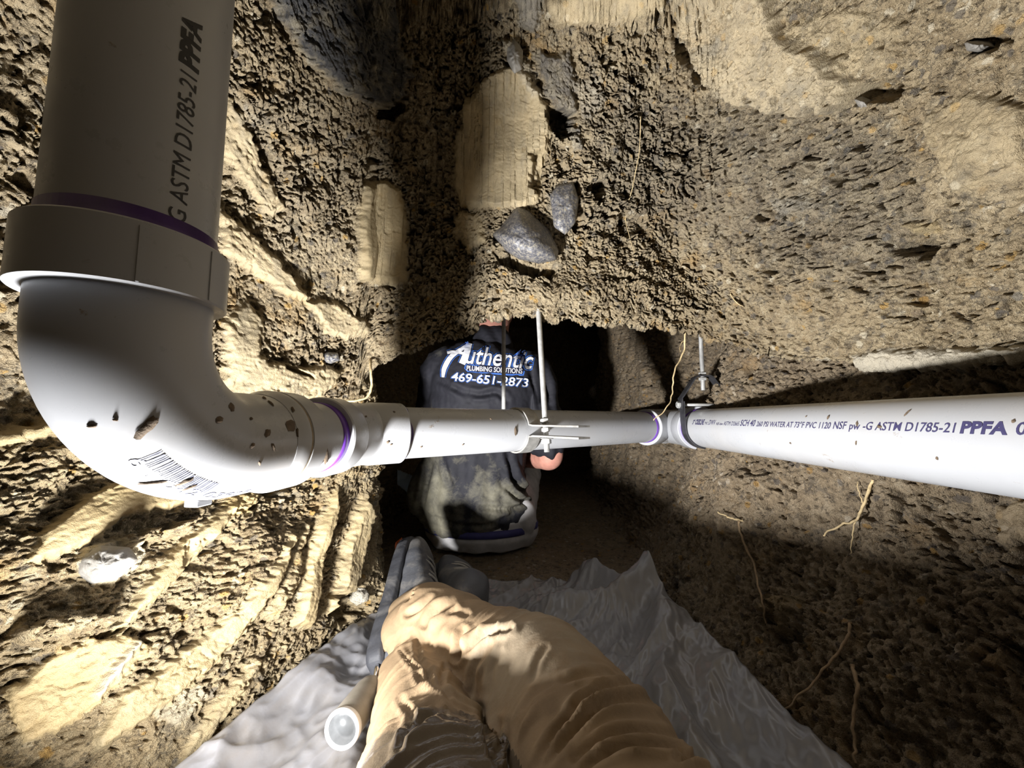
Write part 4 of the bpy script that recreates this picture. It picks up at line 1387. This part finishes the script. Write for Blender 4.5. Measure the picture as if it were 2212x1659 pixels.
def crease(V, Nn, disp, strokes):
    """press creases, as they run in the photograph, into the side of a garment that faces the camera"""
    pxv, pyv = to_px(V)
    facing = (Nn * (np.array([0, 0, CAMZ]) - V)).sum(1) > 0
    for pts, hw, dp in strokes:
        pl = catmull(pts, 8)
        sel = np.where(facing & (pxv > pl[:, 0].min() - 40) & (pxv < pl[:, 0].max() + 40) & (pyv > pl[:, 1].min() - 40) & (pyv < pl[:, 1].max() + 40) & (V[:, 1] > .05))[0]
        if not len(sel): continue
        dx = pxv[sel][:, None] - pl[None, :, 0]; dy = pyv[sel][:, None] - pl[None, :, 1]
        dd2 = np.sqrt((dx ** 2 + dy ** 2)); k = dd2.argmin(1); dm = dd2[np.arange(len(sel)), k]
        tpr = np.sin(np.pi * np.clip(k / (len(pl) - 1), .06, .94)) ** .5
        disp[sel] += tpr * dp * (-np.exp(-(dm / hw) ** 2) + .75 * np.exp(-((dm - 2.2 * hw) / (1.1 * hw)) ** 2))
    return disp
crease(V, Nn, sdisp, [([(1096, 980), (1105, 1020), (1118, 1050), (1146, 1072)], 6, .014), ([(1136, 980), (1140, 1030), (1150, 1068)], 5, .009), ([(1040, 1096), (1100, 1100), (1144, 1084)], 5, .009),
    ([(1100, 1056), (1122, 1078), (1146, 1086)], 5, .009), ([(1080, 1040), (1110, 1072), (1140, 1088)], 5, .006), ([(985, 838), (1030, 853), (1072, 848), (1095, 866)], 5, .009), ([(950, 822), (985, 842), (1015, 862)], 5, .006),
    ([(1146, 806), (1160, 850), (1166, 885)], 5, .009), ([(1168, 790), (1182, 840), (1190, 885)], 5, .009), ([(930, 1000), (916, 1060), (905, 1115)], 6, .009), ([(955, 985), (968, 1030), (978, 1050)], 5, .006),
    ([(940, 1118), (1000, 1136), (1060, 1132), (1112, 1108)], 4, .006)])
V = V + Nn * sdisp[:, None]
mudf = .14 + .40 * smooth(.0, -.25, z) + .20 * smooth(-.17, -.25, x) + .16 * perlin(x * 9, z * 7, 87) + .12 * perlin(x * 26, z * 20, 88)
shirt = link_np('shirt', V, Fc, SHIRT, worker, np.stack([mudf, 0 * mudf, 0 * mudf], 1))
shirt['label'] = 'black work shirt smeared with clay'
bv = BVHTree.FromPolygons([Vector(p) for p in V], Fc)

# trousers and waistband
tr = [sweep([Vector((-.10, YB + .05, Z(-.32))), Vector((-.10, YB + .05, Z(-.375))), Vector((-.10, YB + .05, Z(-.413)))], [(.14, .182), (.152, .192), (.13, .17)], 40, up=(0, 1, 0)),
      ellipsoid((.045, YB - .02, Z(-.315)), (.034, .045, .055)),
      limb([hipL, hipL.lerp(kneeL, .5), kneeL, kneeL.lerp(ankL, .45), ankL], [.105, .092, .075, .068, .06]),
      limb([hipR, hipR.lerp(kneeR, .5), kneeR, kneeR.lerp(ankR, .45), ankR], [.105, .092, .075, .068, .06])]
V, Nn, Fc = fuse(tr, .006, 4)
V = V + Nn * (.005 * perlin(V[:, 0] * 24, (V[:, 2] + V[:, 1]) * 18, 91))[:, None]
V[:, 2] = np.maximum(V[:, 2], .004)
link_np('trousers', V, Fc, GREYPANTS, worker, np.stack([.22 + .35 * smooth(-.14, -.24, V[:, 0]), 0 * V[:, 0], 0 * V[:, 0]], 1))
v, f = sweep([Vector((-.105, YB + .048, Z(-.362))), Vector((-.105, YB + .048, Z(-.350))), Vector((-.105, YB + .048, Z(-.342)))], [(.153, .193), (.1545, .1945), (.15, .19)], 48, up=(0, 1, 0))
link('waistband', v, f, NAVY, worker)['label'] = 'navy waistband showing under the shirt hem'
for nm, a_, d_ in (('boot', ankL, 1), ('boot', ankR, 1)):
    v = limb([a_ + Vector((0, .0, .03)), a_ + Vector((0, .03, -.015)), a_ + Vector((0, .14, -.025)), a_ + Vector((0, .20, -.03))], [.05, .048, .042, .028])
    V, Nn, Fc = fuse([v], .007, 3); V[:, 2] = np.maximum(V[:, 2], .002)
    link_np(nm, V, Fc, plain('dark_boot_leather', (.04, .035, .03), .6), worker)

# lettering laid on the back of the shirt
def on_back(px, py, lift):
    p = at(px, py, 1.0); o = Vector((0, 0, CAMZ)); d = (p - o).normalized()
    h = bv.ray_cast(o, d)
    if h[0] is None: return at(px, py, YB - .12)
    return h[0] - d * lift

def print_on_back(name, body, px0, py0, px1, py1, hpx, layers, shear=0.0, slant=None):
    """baseline from (px0,py0) to (px1,py1), capitals hpx tall in the photograph"""
    for mat, bold, lift, lab in layers:
        V, Fc = text_mesh(body, 1.0, shear, 1.0, bold)
        V0, _ = text_mesh(body, 1.0, shear, 1.0, 0)
        x0, x1 = V0[:, 0].min(), V0[:, 0].max()
        bm = bmesh.new()
        vs_ = [bm.verts.new(tuple(p)) for p in V]
        for f in Fc:
            try: bm.faces.new([vs_[i] for i in f])
            except ValueError: pass
        bmesh.ops.triangulate(bm, faces=bm.faces)
        bmesh.ops.subdivide_edges(bm, edges=[e for e in bm.edges if e.calc_length() > .22], cuts=2, use_grid_fill=True)
        bmesh.ops.triangulate(bm, faces=bm.faces)
        bm.verts.ensure_lookup_table(); bm.verts.index_update()
        ux, uy = px1 - px0, py1 - py0
        ln = math.hypot(ux, uy); ux /= ln; uy /= ln
        sx = ln / (x1 - x0); sy = hpx / .73
        out = []
        for w in bm.verts:
            a = (w.co.x - x0) * sx; b = w.co.y * sy
            out.append(on_back(px0 + ux * a + uy * b, py0 + uy * a - ux * b, lift))
        fs = [tuple(w.index for w in f.verts) for f in bm.faces]
        bm.free()
        o = link(name, out, fs, mat, shirt_e, False)
        o['label'] = lab
shirt_e = shirt
def lay(t, nm): return [(BLUEPRINT, .075 * t, .0015, 'blue outline of the ' + nm), (NAVYPRINT, .042 * t, .0040, 'dark gap round the ' + nm), (WHITEPRINT, .012 * t, .0065, 'white ' + nm)]
print_on_back('shirt_print', 'uthentic', 1006, 784, 1150, 797, 40, lay(1.0, 'shirt name lettering'), .22)
print_on_back('shirt_print', 'PLUMBING SOLUTIONS', 1008, 800, 1128, 807, 11, [(WHITEPRINT, .012, .0065, 'small white shirt lettering')])
print_on_back('shirt_print', '469-651-2873', 975, 822, 1140, 836, 19, lay(.85, 'shirt phone number'), .08)
# rounded blue band behind the small lettering and the big swash capital
def patch_on_back(poly, mat, lift, lab, n=10):
    P = np.array(poly, float)
    out = [on_back(*P.mean(0), lift)]; fs = []
    M = len(P)
    for r in range(1, n + 1):
        for q in P: out.append(on_back(*(P.mean(0) + (q - P.mean(0)) * r / n), lift))
    for i in range(M):
        j = (i + 1) % M
        fs.append((0, 1 + i, 1 + j))
        for r in range(n - 1):
            a = 1 + r * M; fs.append((a + i, a + M + i, a + M + j, a + j))
    link('shirt_print', out, fs, mat, shirt, False)['label'] = lab
def stroke_on_back(pts, widths, mat, lift, lab):
    c = catmull([tuple(p) + (w,) for p, w in zip(pts, widths)], 10)
    t = np.gradient(c[:, :2], axis=0); t /= np.linalg.norm(t, axis=1, keepdims=True)
    nn = np.stack([-t[:, 1], t[:, 0]], 1)
    out = []; fs = []
    for q, n_, w in zip(c[:, :2], nn, c[:, 2]):
        for k in (-1, -.33, .33, 1): out.append(on_back(*(q + n_ * w * k), lift))
    for i in range(len(c) - 1):
        for k in range(3):
            a = i * 4 + k; fs.append((a, a + 1, a + 5, a + 4))
    link('shirt_print', out, fs, mat, shirt, False)['label'] = lab
band = []
for (x_, y_) in ((1008, 788), (1040, 789), (1070, 791), (1100, 794), (1126, 797), (1131, 801), (1129, 808), (1100, 808), (1070, 806), (1040, 804), (1012, 802), (1005, 796)): band.append((x_, y_))
patch_on_back([((x_ - 1068) * 1.04 + 1068, (y_ - 798) * 1.35 + 798) for x_, y_ in band], BLUEPRINT, .0020, 'blue rounded band on the shirt')
patch_on_back(band, NAVYPRINT, .0045, 'dark filling of the rounded band')
for mat, k, lift, lab in ((BLUEPRINT, 3.0, .0018, 'blue outline of the swash capital'), (NAVYPRINT, 1.6, .0042, 'dark gap round the swash capital'), (WHITEPRINT, 0, .0068, 'white swash capital')):
    stroke_on_back([(957, 815), (960, 795), (975, 770), (1000, 752), (1014, 742)], [3 + k, 5 + k, 5 + k, 4 + k, 3 + k], mat, lift, lab)
    stroke_on_back([(1014, 741), (1008, 762), (998, 786)], [6 + k, 7 + k, 7 + k], mat, lift, lab)
    stroke_on_back([(966, 762), (980, 760), (1004, 764)], [3 + k, 3 + k, 3 + k], mat, lift, lab)

# ---- the person holding the camera: only the legs come into view
holder = empty('person', (.06, .0, 0.0), 'viewer lying back, seen only as tan canvas trouser legs and dirty black boots', 'person')
KR = Vector((.045, .47, Z(-.318))); AR = Vector((-.135, .675, Z(-.352))); HR = Vector((.15, -.03, Z(-.31)))
KL = Vector((-.055, .315, Z(-.318))); AL = Vector((-.135, .585, Z(-.372))); HL = Vector((-.01, -.05, Z(-.31)))
leg_r = [HR, HR.lerp(KR, .5) + Vector((.0, 0, .0)), KR + Vector((.006, -.04, .002)), KR + Vector((-.02, .025, 0)), KR.lerp(AR, .5), AR]
leg_l = [HL, HL.lerp(KL, .5), KL + Vector((.004, -.03, .004)), KL + Vector((-.012, .03, -.004)), KL.lerp(AL, .5), AL]
pp = [limb(leg_r, [.098, .090, .078, .074, .066, .060], 12, 32), limb(leg_l, [.094, .084, .070, .066, .056, .052], 12, 32),
      ellipsoid((.07, -.06, Z(-.305)), (.17, .14, .105)),
      limb([AR.lerp(KR, .16), AR + Vector((-.012, .008, .0)), AR + Vector((-.022, -.004, -.002))], [.064, .070, .058]),
      limb([(-.125, .60, Z(-.375)), (-.145, .575, Z(-.392))], [.045, .032]),
      ellipsoid((.07, -.24, Z(-.29)), (.165, .16, .11))]
V, Nn, Fc = fuse(pp, .0031, 9)
sR, tR, dR_ = bone_coords(V, leg_r); sL, tL, dL_ = bone_coords(V, leg_l)
right = dR_ < dL_
s_ = np.where(right, sR, sL + 3.0); t_ = np.where(right, tR, tL)
lenR = sum((leg_r[i + 1] - leg_r[i]).length for i in range(5)); kR_ = (leg_r[1] - leg_r[0]).length + (leg_r[2] - leg_r[1]).length
nearknee = np.exp(-((np.where(right, sR, sL) - kR_ + .05) / .12) ** 2)
ct, st_ = np.cos(t_), np.sin(t_)
X_, Y_, Z_ = V[:, 0], V[:, 1], V[:, 2]
q1 = X_ * 5 + Z_ * 9; q2 = Y_ * 6 - Z_ * 5
wrp = 1.1 * perlin(q1 * 1.1, q2 * 1.1, 95) + q1 * .35
r1 = 1 - np.abs(perlin(s_ * 20 + wrp, q1 * .55, 92)) * 2.0
r2 = 1 - np.abs(perlin(s_ * 46 + 1.6 * wrp, q1 * .8 + 4, 93)) * 2.0
low = perlin(s_ * 7, q1 * .8, 94)
w1 = smooth(.35, 1.0, r1); w2 = smooth(.5, 1.0, r2)
fade = .25 + .75 * smooth(.02, .10, np.abs(s_ - kR_ - .0))
disp = (.0075 * w1 * (.3 + .7 * smooth(-.25, .3, low)) + .0038 * w2 * smooth(-.15, .3, perlin(s_ * 6 + 5, q2 * .6, 97))) * fade + .0035 * low
both = smooth(0, .02, np.abs(dR_ - dL_))
disp = disp * both
ank = smooth(.16, .02, np.where(right, lenR - sR, 9))
disp *= .75
disp += ank * .005 * (1 - 2 * np.abs(perlin(q2 * 2.2, q1 * 1.2, 96)))
CREASES = [  # creases of the cloth, as they run in the photograph; (points, half width px, depth m)
    ([(1163, 1655), (1197, 1595), (1240, 1549), (1289, 1509), (1357, 1487)], 7, .0060), ([(1179, 1656), (1222, 1601), (1265, 1558), (1314, 1527), (1375, 1518), (1418, 1527)], 7, .0055),
    ([(1240, 1644), (1283, 1607), (1326, 1585), (1387, 1579), (1464, 1588)], 7, .0045), ([(1265, 1656), (1326, 1625), (1403, 1616), (1495, 1628)], 7, .0055), ([(1464, 1644), (1510, 1638), (1556, 1653)], 7, .007),
    ([(1222, 1481), (1265, 1466), (1326, 1463)], 8, .004), ([(1081, 1560), (1075, 1600), (1068, 1655)], 6, .004), ([(1096, 1560), (1092, 1655)], 6, .003), ([(1040, 1530), (1050, 1600), (1065, 1655)], 8, .006),
    ([(883, 1330), (905, 1318), (930, 1300)], 5, .006), ([(921, 1354), (944, 1328), (982, 1316)], 6, .007), ([(989, 1423), (997, 1395), (1005, 1366)], 6, .006), ([(989, 1423), (1020, 1398), (1050, 1373), (1103, 1358)], 6, .007),
    ([(940, 1340), (975, 1330), (1010, 1328)], 5, .004), ([(1020, 1499), (1027, 1449), (1058, 1396)], 6, .004), ([(1060, 1500), (1065, 1450), (1085, 1410)], 5, .0025), ([(923, 1442), (929, 1480), (967, 1514)], 5, .005),
    ([(864, 1404), (883, 1430), (906, 1449), (929, 1455)], 3, .0035), ([(900, 1370), (905, 1420), (915, 1445)], 5, .003), ([(960, 1440), (950, 1480), (960, 1505)], 5, .004), ([(900, 1450), (915, 1480), (950, 1500)], 5, .004),
    ([(906, 1540), (925, 1533), (945, 1527)], 6, .005), ([(883, 1605), (913, 1567), (950, 1540)], 7, .006), ([(865, 1640), (880, 1600), (890, 1560)], 6, .004), ([(870, 1520), (885, 1540), (900, 1570)], 6, .003), ([(1150, 1470), (1160, 1430), (1180, 1400)], 6, .0025)]
crease(V, Nn, disp, CREASES)
V = V + Nn * disp[:, None]
V[:, 2] = np.maximum(V[:, 2], .010 + .003 * perlin(V[:, 0] * 30, V[:, 1] * 30, 5))
wetk = np.where(right, 0, smooth(.17, .06, np.linalg.norm(V - np.array(KL + Vector((.01, -.05, .03))), axis=1)))
mud2 = .30 + .35 * smooth(.16, .05, np.linalg.norm(V - np.array(KR + Vector((-.02, 0, .05))), axis=1)) + .1 * perlin(V[:, 0] * 14, V[:, 1] * 14, 7)
link_np('trousers', V, Fc, TANPANTS, holder, np.stack([mud2, .95 * wetk, 0 * mud2], 1))
# torso and head behind the view, in a dark shirt
CH = Vector((.07, -.42, Z(-.25)))
V, Nn, Fc = fuse([limb([(.07, -.20, Z(-.30)), (.07, -.32, Z(-.275)), CH], [(.10, .16), (.105, .17), (.10, .17)]), ellipsoid(CH, (.17, .08, .10)),
                  limb([CH + Vector((-.16, 0, .0)), CH + Vector((-.24, .12, -.06)), CH + Vector((-.20, .22, -.08))], [.06, .055, .05]),
                  limb([CH + Vector((.16, 0, .0)), CH + Vector((.25, .12, -.06)), CH + Vector((.21, .24, -.05))], [.06, .055, .05])], .008, 4)
V[:, 2] = np.maximum(V[:, 2], .006)
link_np('shirt', V, Fc, plain('dark_shirt_cloth', (.05, .05, .06), .85), holder)
HD = Vector((.07, -.62, Z(-.17)))
bparts = [limb([CH, CH.lerp(HD, .5), HD], [.07, .055, .06]), ellipsoid(HD, (.078, .105, .098)), ellipsoid(HD + Vector((0, .02, .09)), (.014, .022, .02)),
          ellipsoid(HD + Vector((-.08, 0, .0)), (.012, .03, .022)), ellipsoid(HD + Vector((.08, 0, .0)), (.012, .03, .022))]
for sg in (-1, 1):
    w0 = CH + Vector((sg * .205, .22, -.075)); w1_ = CH + Vector((sg * .17, .33, -.06))
    bparts.append(limb([w0, w1_], [.042, .03])); bparts += hand(w1_, (-sg * .3, 1, -.25), sg)
V, Nn, Fc = fuse(bparts, .006, 3); V[:, 2] = np.maximum(V[:, 2], .006)
link_np('body', V, Fc, SKIN, holder)
V, Nn, Fc = fuse([ellipsoid(HD + Vector((0, -.02, -.008)), (.083, .098, .098))], .007, 2)
link_np('hair', V, Fc, BAND, holder)

# ---- boots of the viewer
BOOT = cloth('dusty_black_boot_leather', (.075, .078, .088), (.30, .28, .25), .5)
SOLE = cloth('worn_dark_rubber_sole', (.045, .047, .055), (.22, .21, .20), .6)
LACE = plain('grey_boot_lace', (.26, .25, .23), .8, var=.2)
def boot(heel, toe, sole_n, label):
    heel, toe = Vector(heel), Vector(toe)
    f = (toe - heel); ln = f.length; f.normalize()
    s = Vector(sole_n); s = (s - f * s.dot(f)).normalized(); w = f.cross(s)
    u_ = -s
    def sec(u, h, hw, base):
        out = []
        for k in range(28):
            a = 2 * math.pi * k / 28
            c, sn = math.cos(a), math.sin(a)
            yy = base + (h - base) * (.5 + .5 * math.copysign(abs(sn) ** .75, sn))
            xx = hw * math.copysign(abs(c) ** .62, c) * (1 - .22 * max(0, sn) ** 2)
            out.append(heel + f * (u * ln) + u_ * yy + w * xx)
        return out
    prof = [(0.0, .060, .022), (.03, .095, .031), (.12, .122, .036), (.24, .128, .038), (.34, .112, .038), (.46, .088, .040), (.6, .074, .044), (.74, .066, .046), (.86, .060, .043), (.94, .050, .034), (.985, .036, .018)]
    V = []; Fc = []
    dense = catmull(prof, 5)
    for (u, h, hw) in dense: V += sec(u, h, hw, .018)
    for i in range(len(dense) - 1):
        for k in range(28):
            k2 = (k + 1) % 28
            Fc.append((i * 28 + k, i * 28 + k2, (i + 1) * 28 + k2, (i + 1) * 28 + k))
    Fc.append(tuple(range(28))[::-1]); Fc.append(tuple(len(V) - 28 + k for k in range(28)))
    b = empty('boot', heel, None, None); b.parent = holder; b.location = heel - Vector(holder.location); b['label'] = label
    pr = np.array([tuple(p) for p in V])
    n_ = perlin(pr[:, 1] * 22 + pr[:, 2] * 20, pr[:, 2] * 22 - pr[:, 1] * 30, 77) * .0028
    cen = np.array(heel + f * ln * .5 + u_ * .05)
    dn = pr - cen; dn /= np.linalg.norm(dn, axis=1, keepdims=True)
    up = link_np('boot_upper', pr + dn * n_[:, None], Fc, BOOT, b, np.stack([.46 + 0 * n_, 0 * n_, 0 * n_], 1))
    # sole slab following the outline, with lugs
    out = []; 
    for (u, h, hw) in dense: out.append((u, hw + .004))
    V = []; Fc = []
    m = len(out)
    for lvl, (yy, k) in enumerate(((0.0, .96), (.006, 1.0), (.020, 1.0), (.024, .95))):
        for sg in (1, -1):
            for (u, hw) in (out if sg > 0 else out[::-1]):
                lug = .0025 * (1 if int(u * 22) % 2 else 0) if lvl == 1 else 0
                V.append(heel + f * ((u - .02) * ln * 1.03) + u_ * yy + w * (sg * (hw * k - lug)))
    M = 2 * m
    for l in range(3):
        for i in range(M):
            j = (i + 1) % M
            Fc.append((l * M + i, l * M + j, (l + 1) * M + j, (l + 1) * M + i))
    Fc.append(tuple(range(M))[::-1]); Fc.append(tuple(3 * M + i for i in range(M)))
    link_np('sole', np.array([tuple(p) for p in V]), Fc, SOLE, b, np.full((len(V), 3), .45) * np.array([1, 0, 0]))
    # tongue welt and laces across the instep
    for i in range(5):
        u0 = .42 + i * .075
        hh = np.interp(u0, [p[0] for p in prof], [p[1] for p in prof]); hw = np.interp(u0, [p[0] for p in prof], [p[2] for p in prof])
        pts = []
        for q in np.linspace(-.62, .62, 9):
            yy = hh + .003 - (abs(q) ** 2.2) * .030
            pts.append(heel + f * (u0 * ln + .006 * (1 if i % 2 else -1) * q) + u_ * yy + w * (hw * q))
        v, fc = sweep(pts, .0024, 8)
        link('lace', v, fc, LACE, b)
    ed = []
    for u0 in np.linspace(.36, .80, 12):
        hh = np.interp(u0, [p[0] for p in prof], [p[1] for p in prof]); hw = np.interp(u0, [p[0] for p in prof], [p[2] for p in prof])
        ed.append(heel + f * (u0 * ln) + u_ * (hh - .012) + w * (-hw * .62))
    v, fc = sweep(ed, .0032, 8)
    link('eyelet_edge', v, fc, BOOT, b)
    return b
boot((-.212, .628, Z(-.390)), (-.240, .925, Z(-.300)), (-1, -.05, -.35), 'dusty black lace-up boot tipped on its side, sole turned to the bank')
boot((-.115, .70, Z(-.405)), (-.150, .95, Z(-.365)), (-.5, .05, -.9), 'dark boot half hidden behind the nearer boot')

LEG_CHAINS = [leg_r, leg_l]

# ------------------------------------------------------------------ sheeting, tool, scraps
def film(name, col, rough=.24, trans=.35, dirt=(.34, .29, .22)):
    m, nt, bs = new_mat(name)
    co = coords(nt)
    d = mrange(nt, noise(nt, 8, 6, .65, co), .45, .72)
    L(nt, mixc(nt, math_(nt, 'MULTIPLY', d, .6), col, dirt), bs.inputs['Base Color'])
    bs.inputs['Roughness'].default_value = rough
    bs.inputs['Specular IOR Level'].default_value = .6
    bump(nt, bs, noise(nt, 60, 4, .6, co), .2, .002)
    return m
PLASTIC = film('cloudy_plastic_film', (.24, .24, .255), dirt=(.20, .17, .13))
BLUEFILM = film('pale_blue_film', (.42, .56, .74), .3, dirt=(.5, .58, .66))

def sheet():
    ys = np.linspace(-.20, 1.0, 420); us = np.linspace(0, 1, 250)
    lft = np.interp(ys, [-.3, .1, .3, .46, .65, .82, .92, 1.0], [-.44, -.43, -.40, -.345, -.30, -.268, -.235, -.20])
    rgt = np.interp(ys, [-.3, .1, .3, .46, .6, .75, .88, 1.0], [.42, .40, .36, .345, .335, .32, .29, .20])
    U, Yg = np.meshgrid(us, ys, indexing='ij')
    X = lft[None] + (rgt - lft)[None] * U
    Yg = Yg + .03 * perlin(X * 7, Yg * 0 + .4, 6) * smooth(.6, 1.0, Yg)
    q = X * .55 + Yg * .83; r = X * .83 - Yg * .55
    fold = 1 - 2 * np.abs(perlin(r * 9 + .5 * perlin(X * 6, Yg * 6, 5), q * 2.6, 41))
    Zg = .010 + .016 * np.maximum(fold, 0) ** 2 + .008 * perlin(X * 14, Yg * 14, 42) + .006 * (1 - 2 * np.abs(perlin(r * 26 + perlin(X * 9, Yg * 9, 47), q * 5, 43))) + .0025 * (1 - 2 * np.abs(perlin(r * 60 + q * 20, q * 30 - r * 10, 48)))
    edge = np.maximum(smooth(.10, 0, U) * .9, smooth(.82, 1, U) * 1.3)
    Zg = Zg + .035 * edge
    # standing folds on the right, where the sheet is bunched against the wall
    bump_ = np.exp(-((X - .26 - .05 * np.sin(Yg * 9)) / .030) ** 2) * smooth(.3, .5, Yg) * .055 * (.6 + .6 * perlin(Yg * 7, X * 3, 44))
    bump2 = np.exp(-((Yg - .84 - .1 * (X - .1)) / .035) ** 2) * smooth(.0, .12, X) * .045
    Zg = np.maximum(Zg + bump_ + bump2, .006)
    for ch in LEG_CHAINS:                       # pressed flat under the legs
        _, _, d_ = bone_coords(np.stack([X.ravel(), Yg.ravel(), 0 * X.ravel()], 1), [(p.x, p.y, 0) for p in ch])
        d_ = d_.reshape(X.shape)
        Zg = Zg + (np.minimum(Zg, .006) - Zg) * smooth(.085, .05, d_)
    P = np.stack([X, Yg, Zg], -1)
    o = link_grid('plastic_sheet', P, PLASTIC, None, False)
    m = o.modifiers.new('s', 'SOLIDIFY'); m.thickness = .0006
    tag(o, 'crumpled cloudy grey plastic sheet spread over the floor under the legs', 'sheet')
sheet()

# blue film scrap and a deep blue rag
def scrap(name, poly, Y, lean, mat, label, cat, amp=.012, seed=3):
    poly = np.array(poly, float); x0, y0 = poly.min(0); x1, y1 = poly.max(0)
    n = 26
    pts = {}; V = []; Fc = []
    for i in range(n + 1):
        for j in range(n + 1):
            px_, py_ = x0 + (x1 - x0) * i / n, y0 + (y1 - y0) * j / n
            if poly_sdf(np.array([px_]), np.array([py_]), poly)[0] < 0:
                k = amp * (1 - 2 * abs(float(perlin(np.array([px_ / 26 + py_ / 50]), np.array([py_ / 34]), seed)[0])))
                pts[i, j] = len(V); V.append(at(px_, py_, Y + k + lean * (py_ - y1) / (y1 - y0)))
    for i in range(n):
        for j in range(n):
            if all(c in pts for c in ((i, j), (i + 1, j), (i + 1, j + 1), (i, j + 1))):
                Fc.append((pts[i, j], pts[i + 1, j], pts[i + 1, j + 1], pts[i, j + 1]))
    o = link(name, V, Fc, mat)
    m = o.modifiers.new('s', 'SOLIDIFY'); m.thickness = .0008
    tag(o, label, cat)
    return o
scrap('plastic_scrap', [(856, 1012), (900, 1030), (908, 1038), (902, 1064), (880, 1066), (858, 1048)], 1.36, -.05, BLUEFILM, 'pale blue plastic scrap caught left of the worker', 'plastic', seed=3)
RAG = plain('deep_blue_cloth', (.04, .07, .30), .8, var=.3)
scrap('blue_rag', [(1335, 1285), (1352, 1268), (1378, 1272), (1388, 1300), (1365, 1306), (1340, 1302)], .93, -.03, RAG, 'small deep blue rag at the far corner of the sheet', 'rag', seed=6)
ORANGE = plain('orange_plastic', (.55, .12, .03), .5, var=.2)
scrap('orange_scrap', [(853, 1172), (868, 1160), (872, 1172), (862, 1190), (852, 1186)], .99, -.02, ORANGE, 'bright orange scrap behind the toe of the boot', 'plastic', amp=.006, seed=8)

# hand tool lying on the sheet
TOOLH, nt_, bs_ = new_mat('pale_cloudy_handle')
bs_.inputs['Base Color'].default_value = (.55, .52, .46, 1); bs_.inputs['Roughness'].default_value = .4
co_ = coords(nt_); L(nt_, ramp(nt_, noise(nt_, 50, 4, .6, co_), [(.35, (.24, .22, .18)), (.65, (.33, .30, .26))]), bs_.inputs['Base Color'])
WHITE = plain('white_plastic_ring', (.85, .85, .85), .4)
TOOLEND = plain('cloudy_grey_end', (.10, .105, .11), .3, var=.2, vscale=90)
CHROME = plain('bright_steel', (.75, .75, .76), .18, 1.0)
t0 = at(741, 1573, .487); t1 = at(812, 1478, .575)
t0.z = max(t0.z, .040); t1.z = t1.z
t0 = Vector((t0.x, t0.y, t0.z)); dt = (t1 - t0); tl = dt.length; dt.normalize()
tool = empty('hand_tool', (t0.x, t0.y, t0.z - .022), 'hand tool with pale fat handle, white ringed end and thin steel shaft on the sheet', 'tool')
rr = .0205
v, f = lathe_along(t0, dt, [(0, rr * .9), (0, rr * .97), (.006, rr), (tl * .72, rr), (tl * .84, rr * .92), (tl * .93, rr * .70), (tl * .99, rr * .35), (tl, rr * .1)], 40)
auto_sharp(link('handle', v, f, TOOLH, tool), 50)
v, f = lathe_along(t0 - dt * .004, dt, [(.004, rr * .80), (0, rr * .86), (0, rr * 1.0), (.003, rr * 1.05), (.008, rr * 1.03), (.008, rr * .9)], 48, False)
link('end_ring', v, f, WHITE, tool)
v, f = lathe_along(t0 - dt * .0015, dt, [(0, rr * .86), (.003, rr * .86)], 40)
link('end_disc', v, f, TOOLEND, tool)
sh0 = t0 + dt * (tl * .95); sh1 = at(820, 1395, .665); sh1.z = max(sh1.z, .012)
v, f = lathe_along(sh0, sh1 - sh0, [(0, .0034), ((sh1 - sh0).length, .0034)], 14)
link('shaft', v, f, CHROME, tool)

# clods fallen on the bank foot and the sheet
def clod(c, r, seed, label, mat=SOIL):
    V, Fc = ellipsoid(c, (r, r * .85, r * .75), 24, 16)
    A = np.array([tuple(p) for p in V]); d = A - np.array(c)
    n1 = perlin(d[:, 0] / r * 1.3 + d[:, 2] / r, d[:, 1] / r * 1.3 - d[:, 2] / r, seed); n2 = perlin(d[:, 0] / r * 3 + d[:, 2] / r * 2, d[:, 1] / r * 3 - d[:, 2] / r * 2, seed + 1)
    A = np.array(c) + d * (1 + .35 * n1 + .2 * n2)[:, None]
    A[:, 2] = np.maximum(A[:, 2], .004)
    o = link('clod', A, Fc, mat)
    tag(o, label, 'clod', None)
for (px_, py_, r, lab) in ((765, 1300, .016, 'small clay clod wedged beside the boot sole'),):
    p = surf(px_, py_, 1, 10)
    clod((p.x + .01, p.y, p.z + r * .3), r, int(px_) % 40, lab)
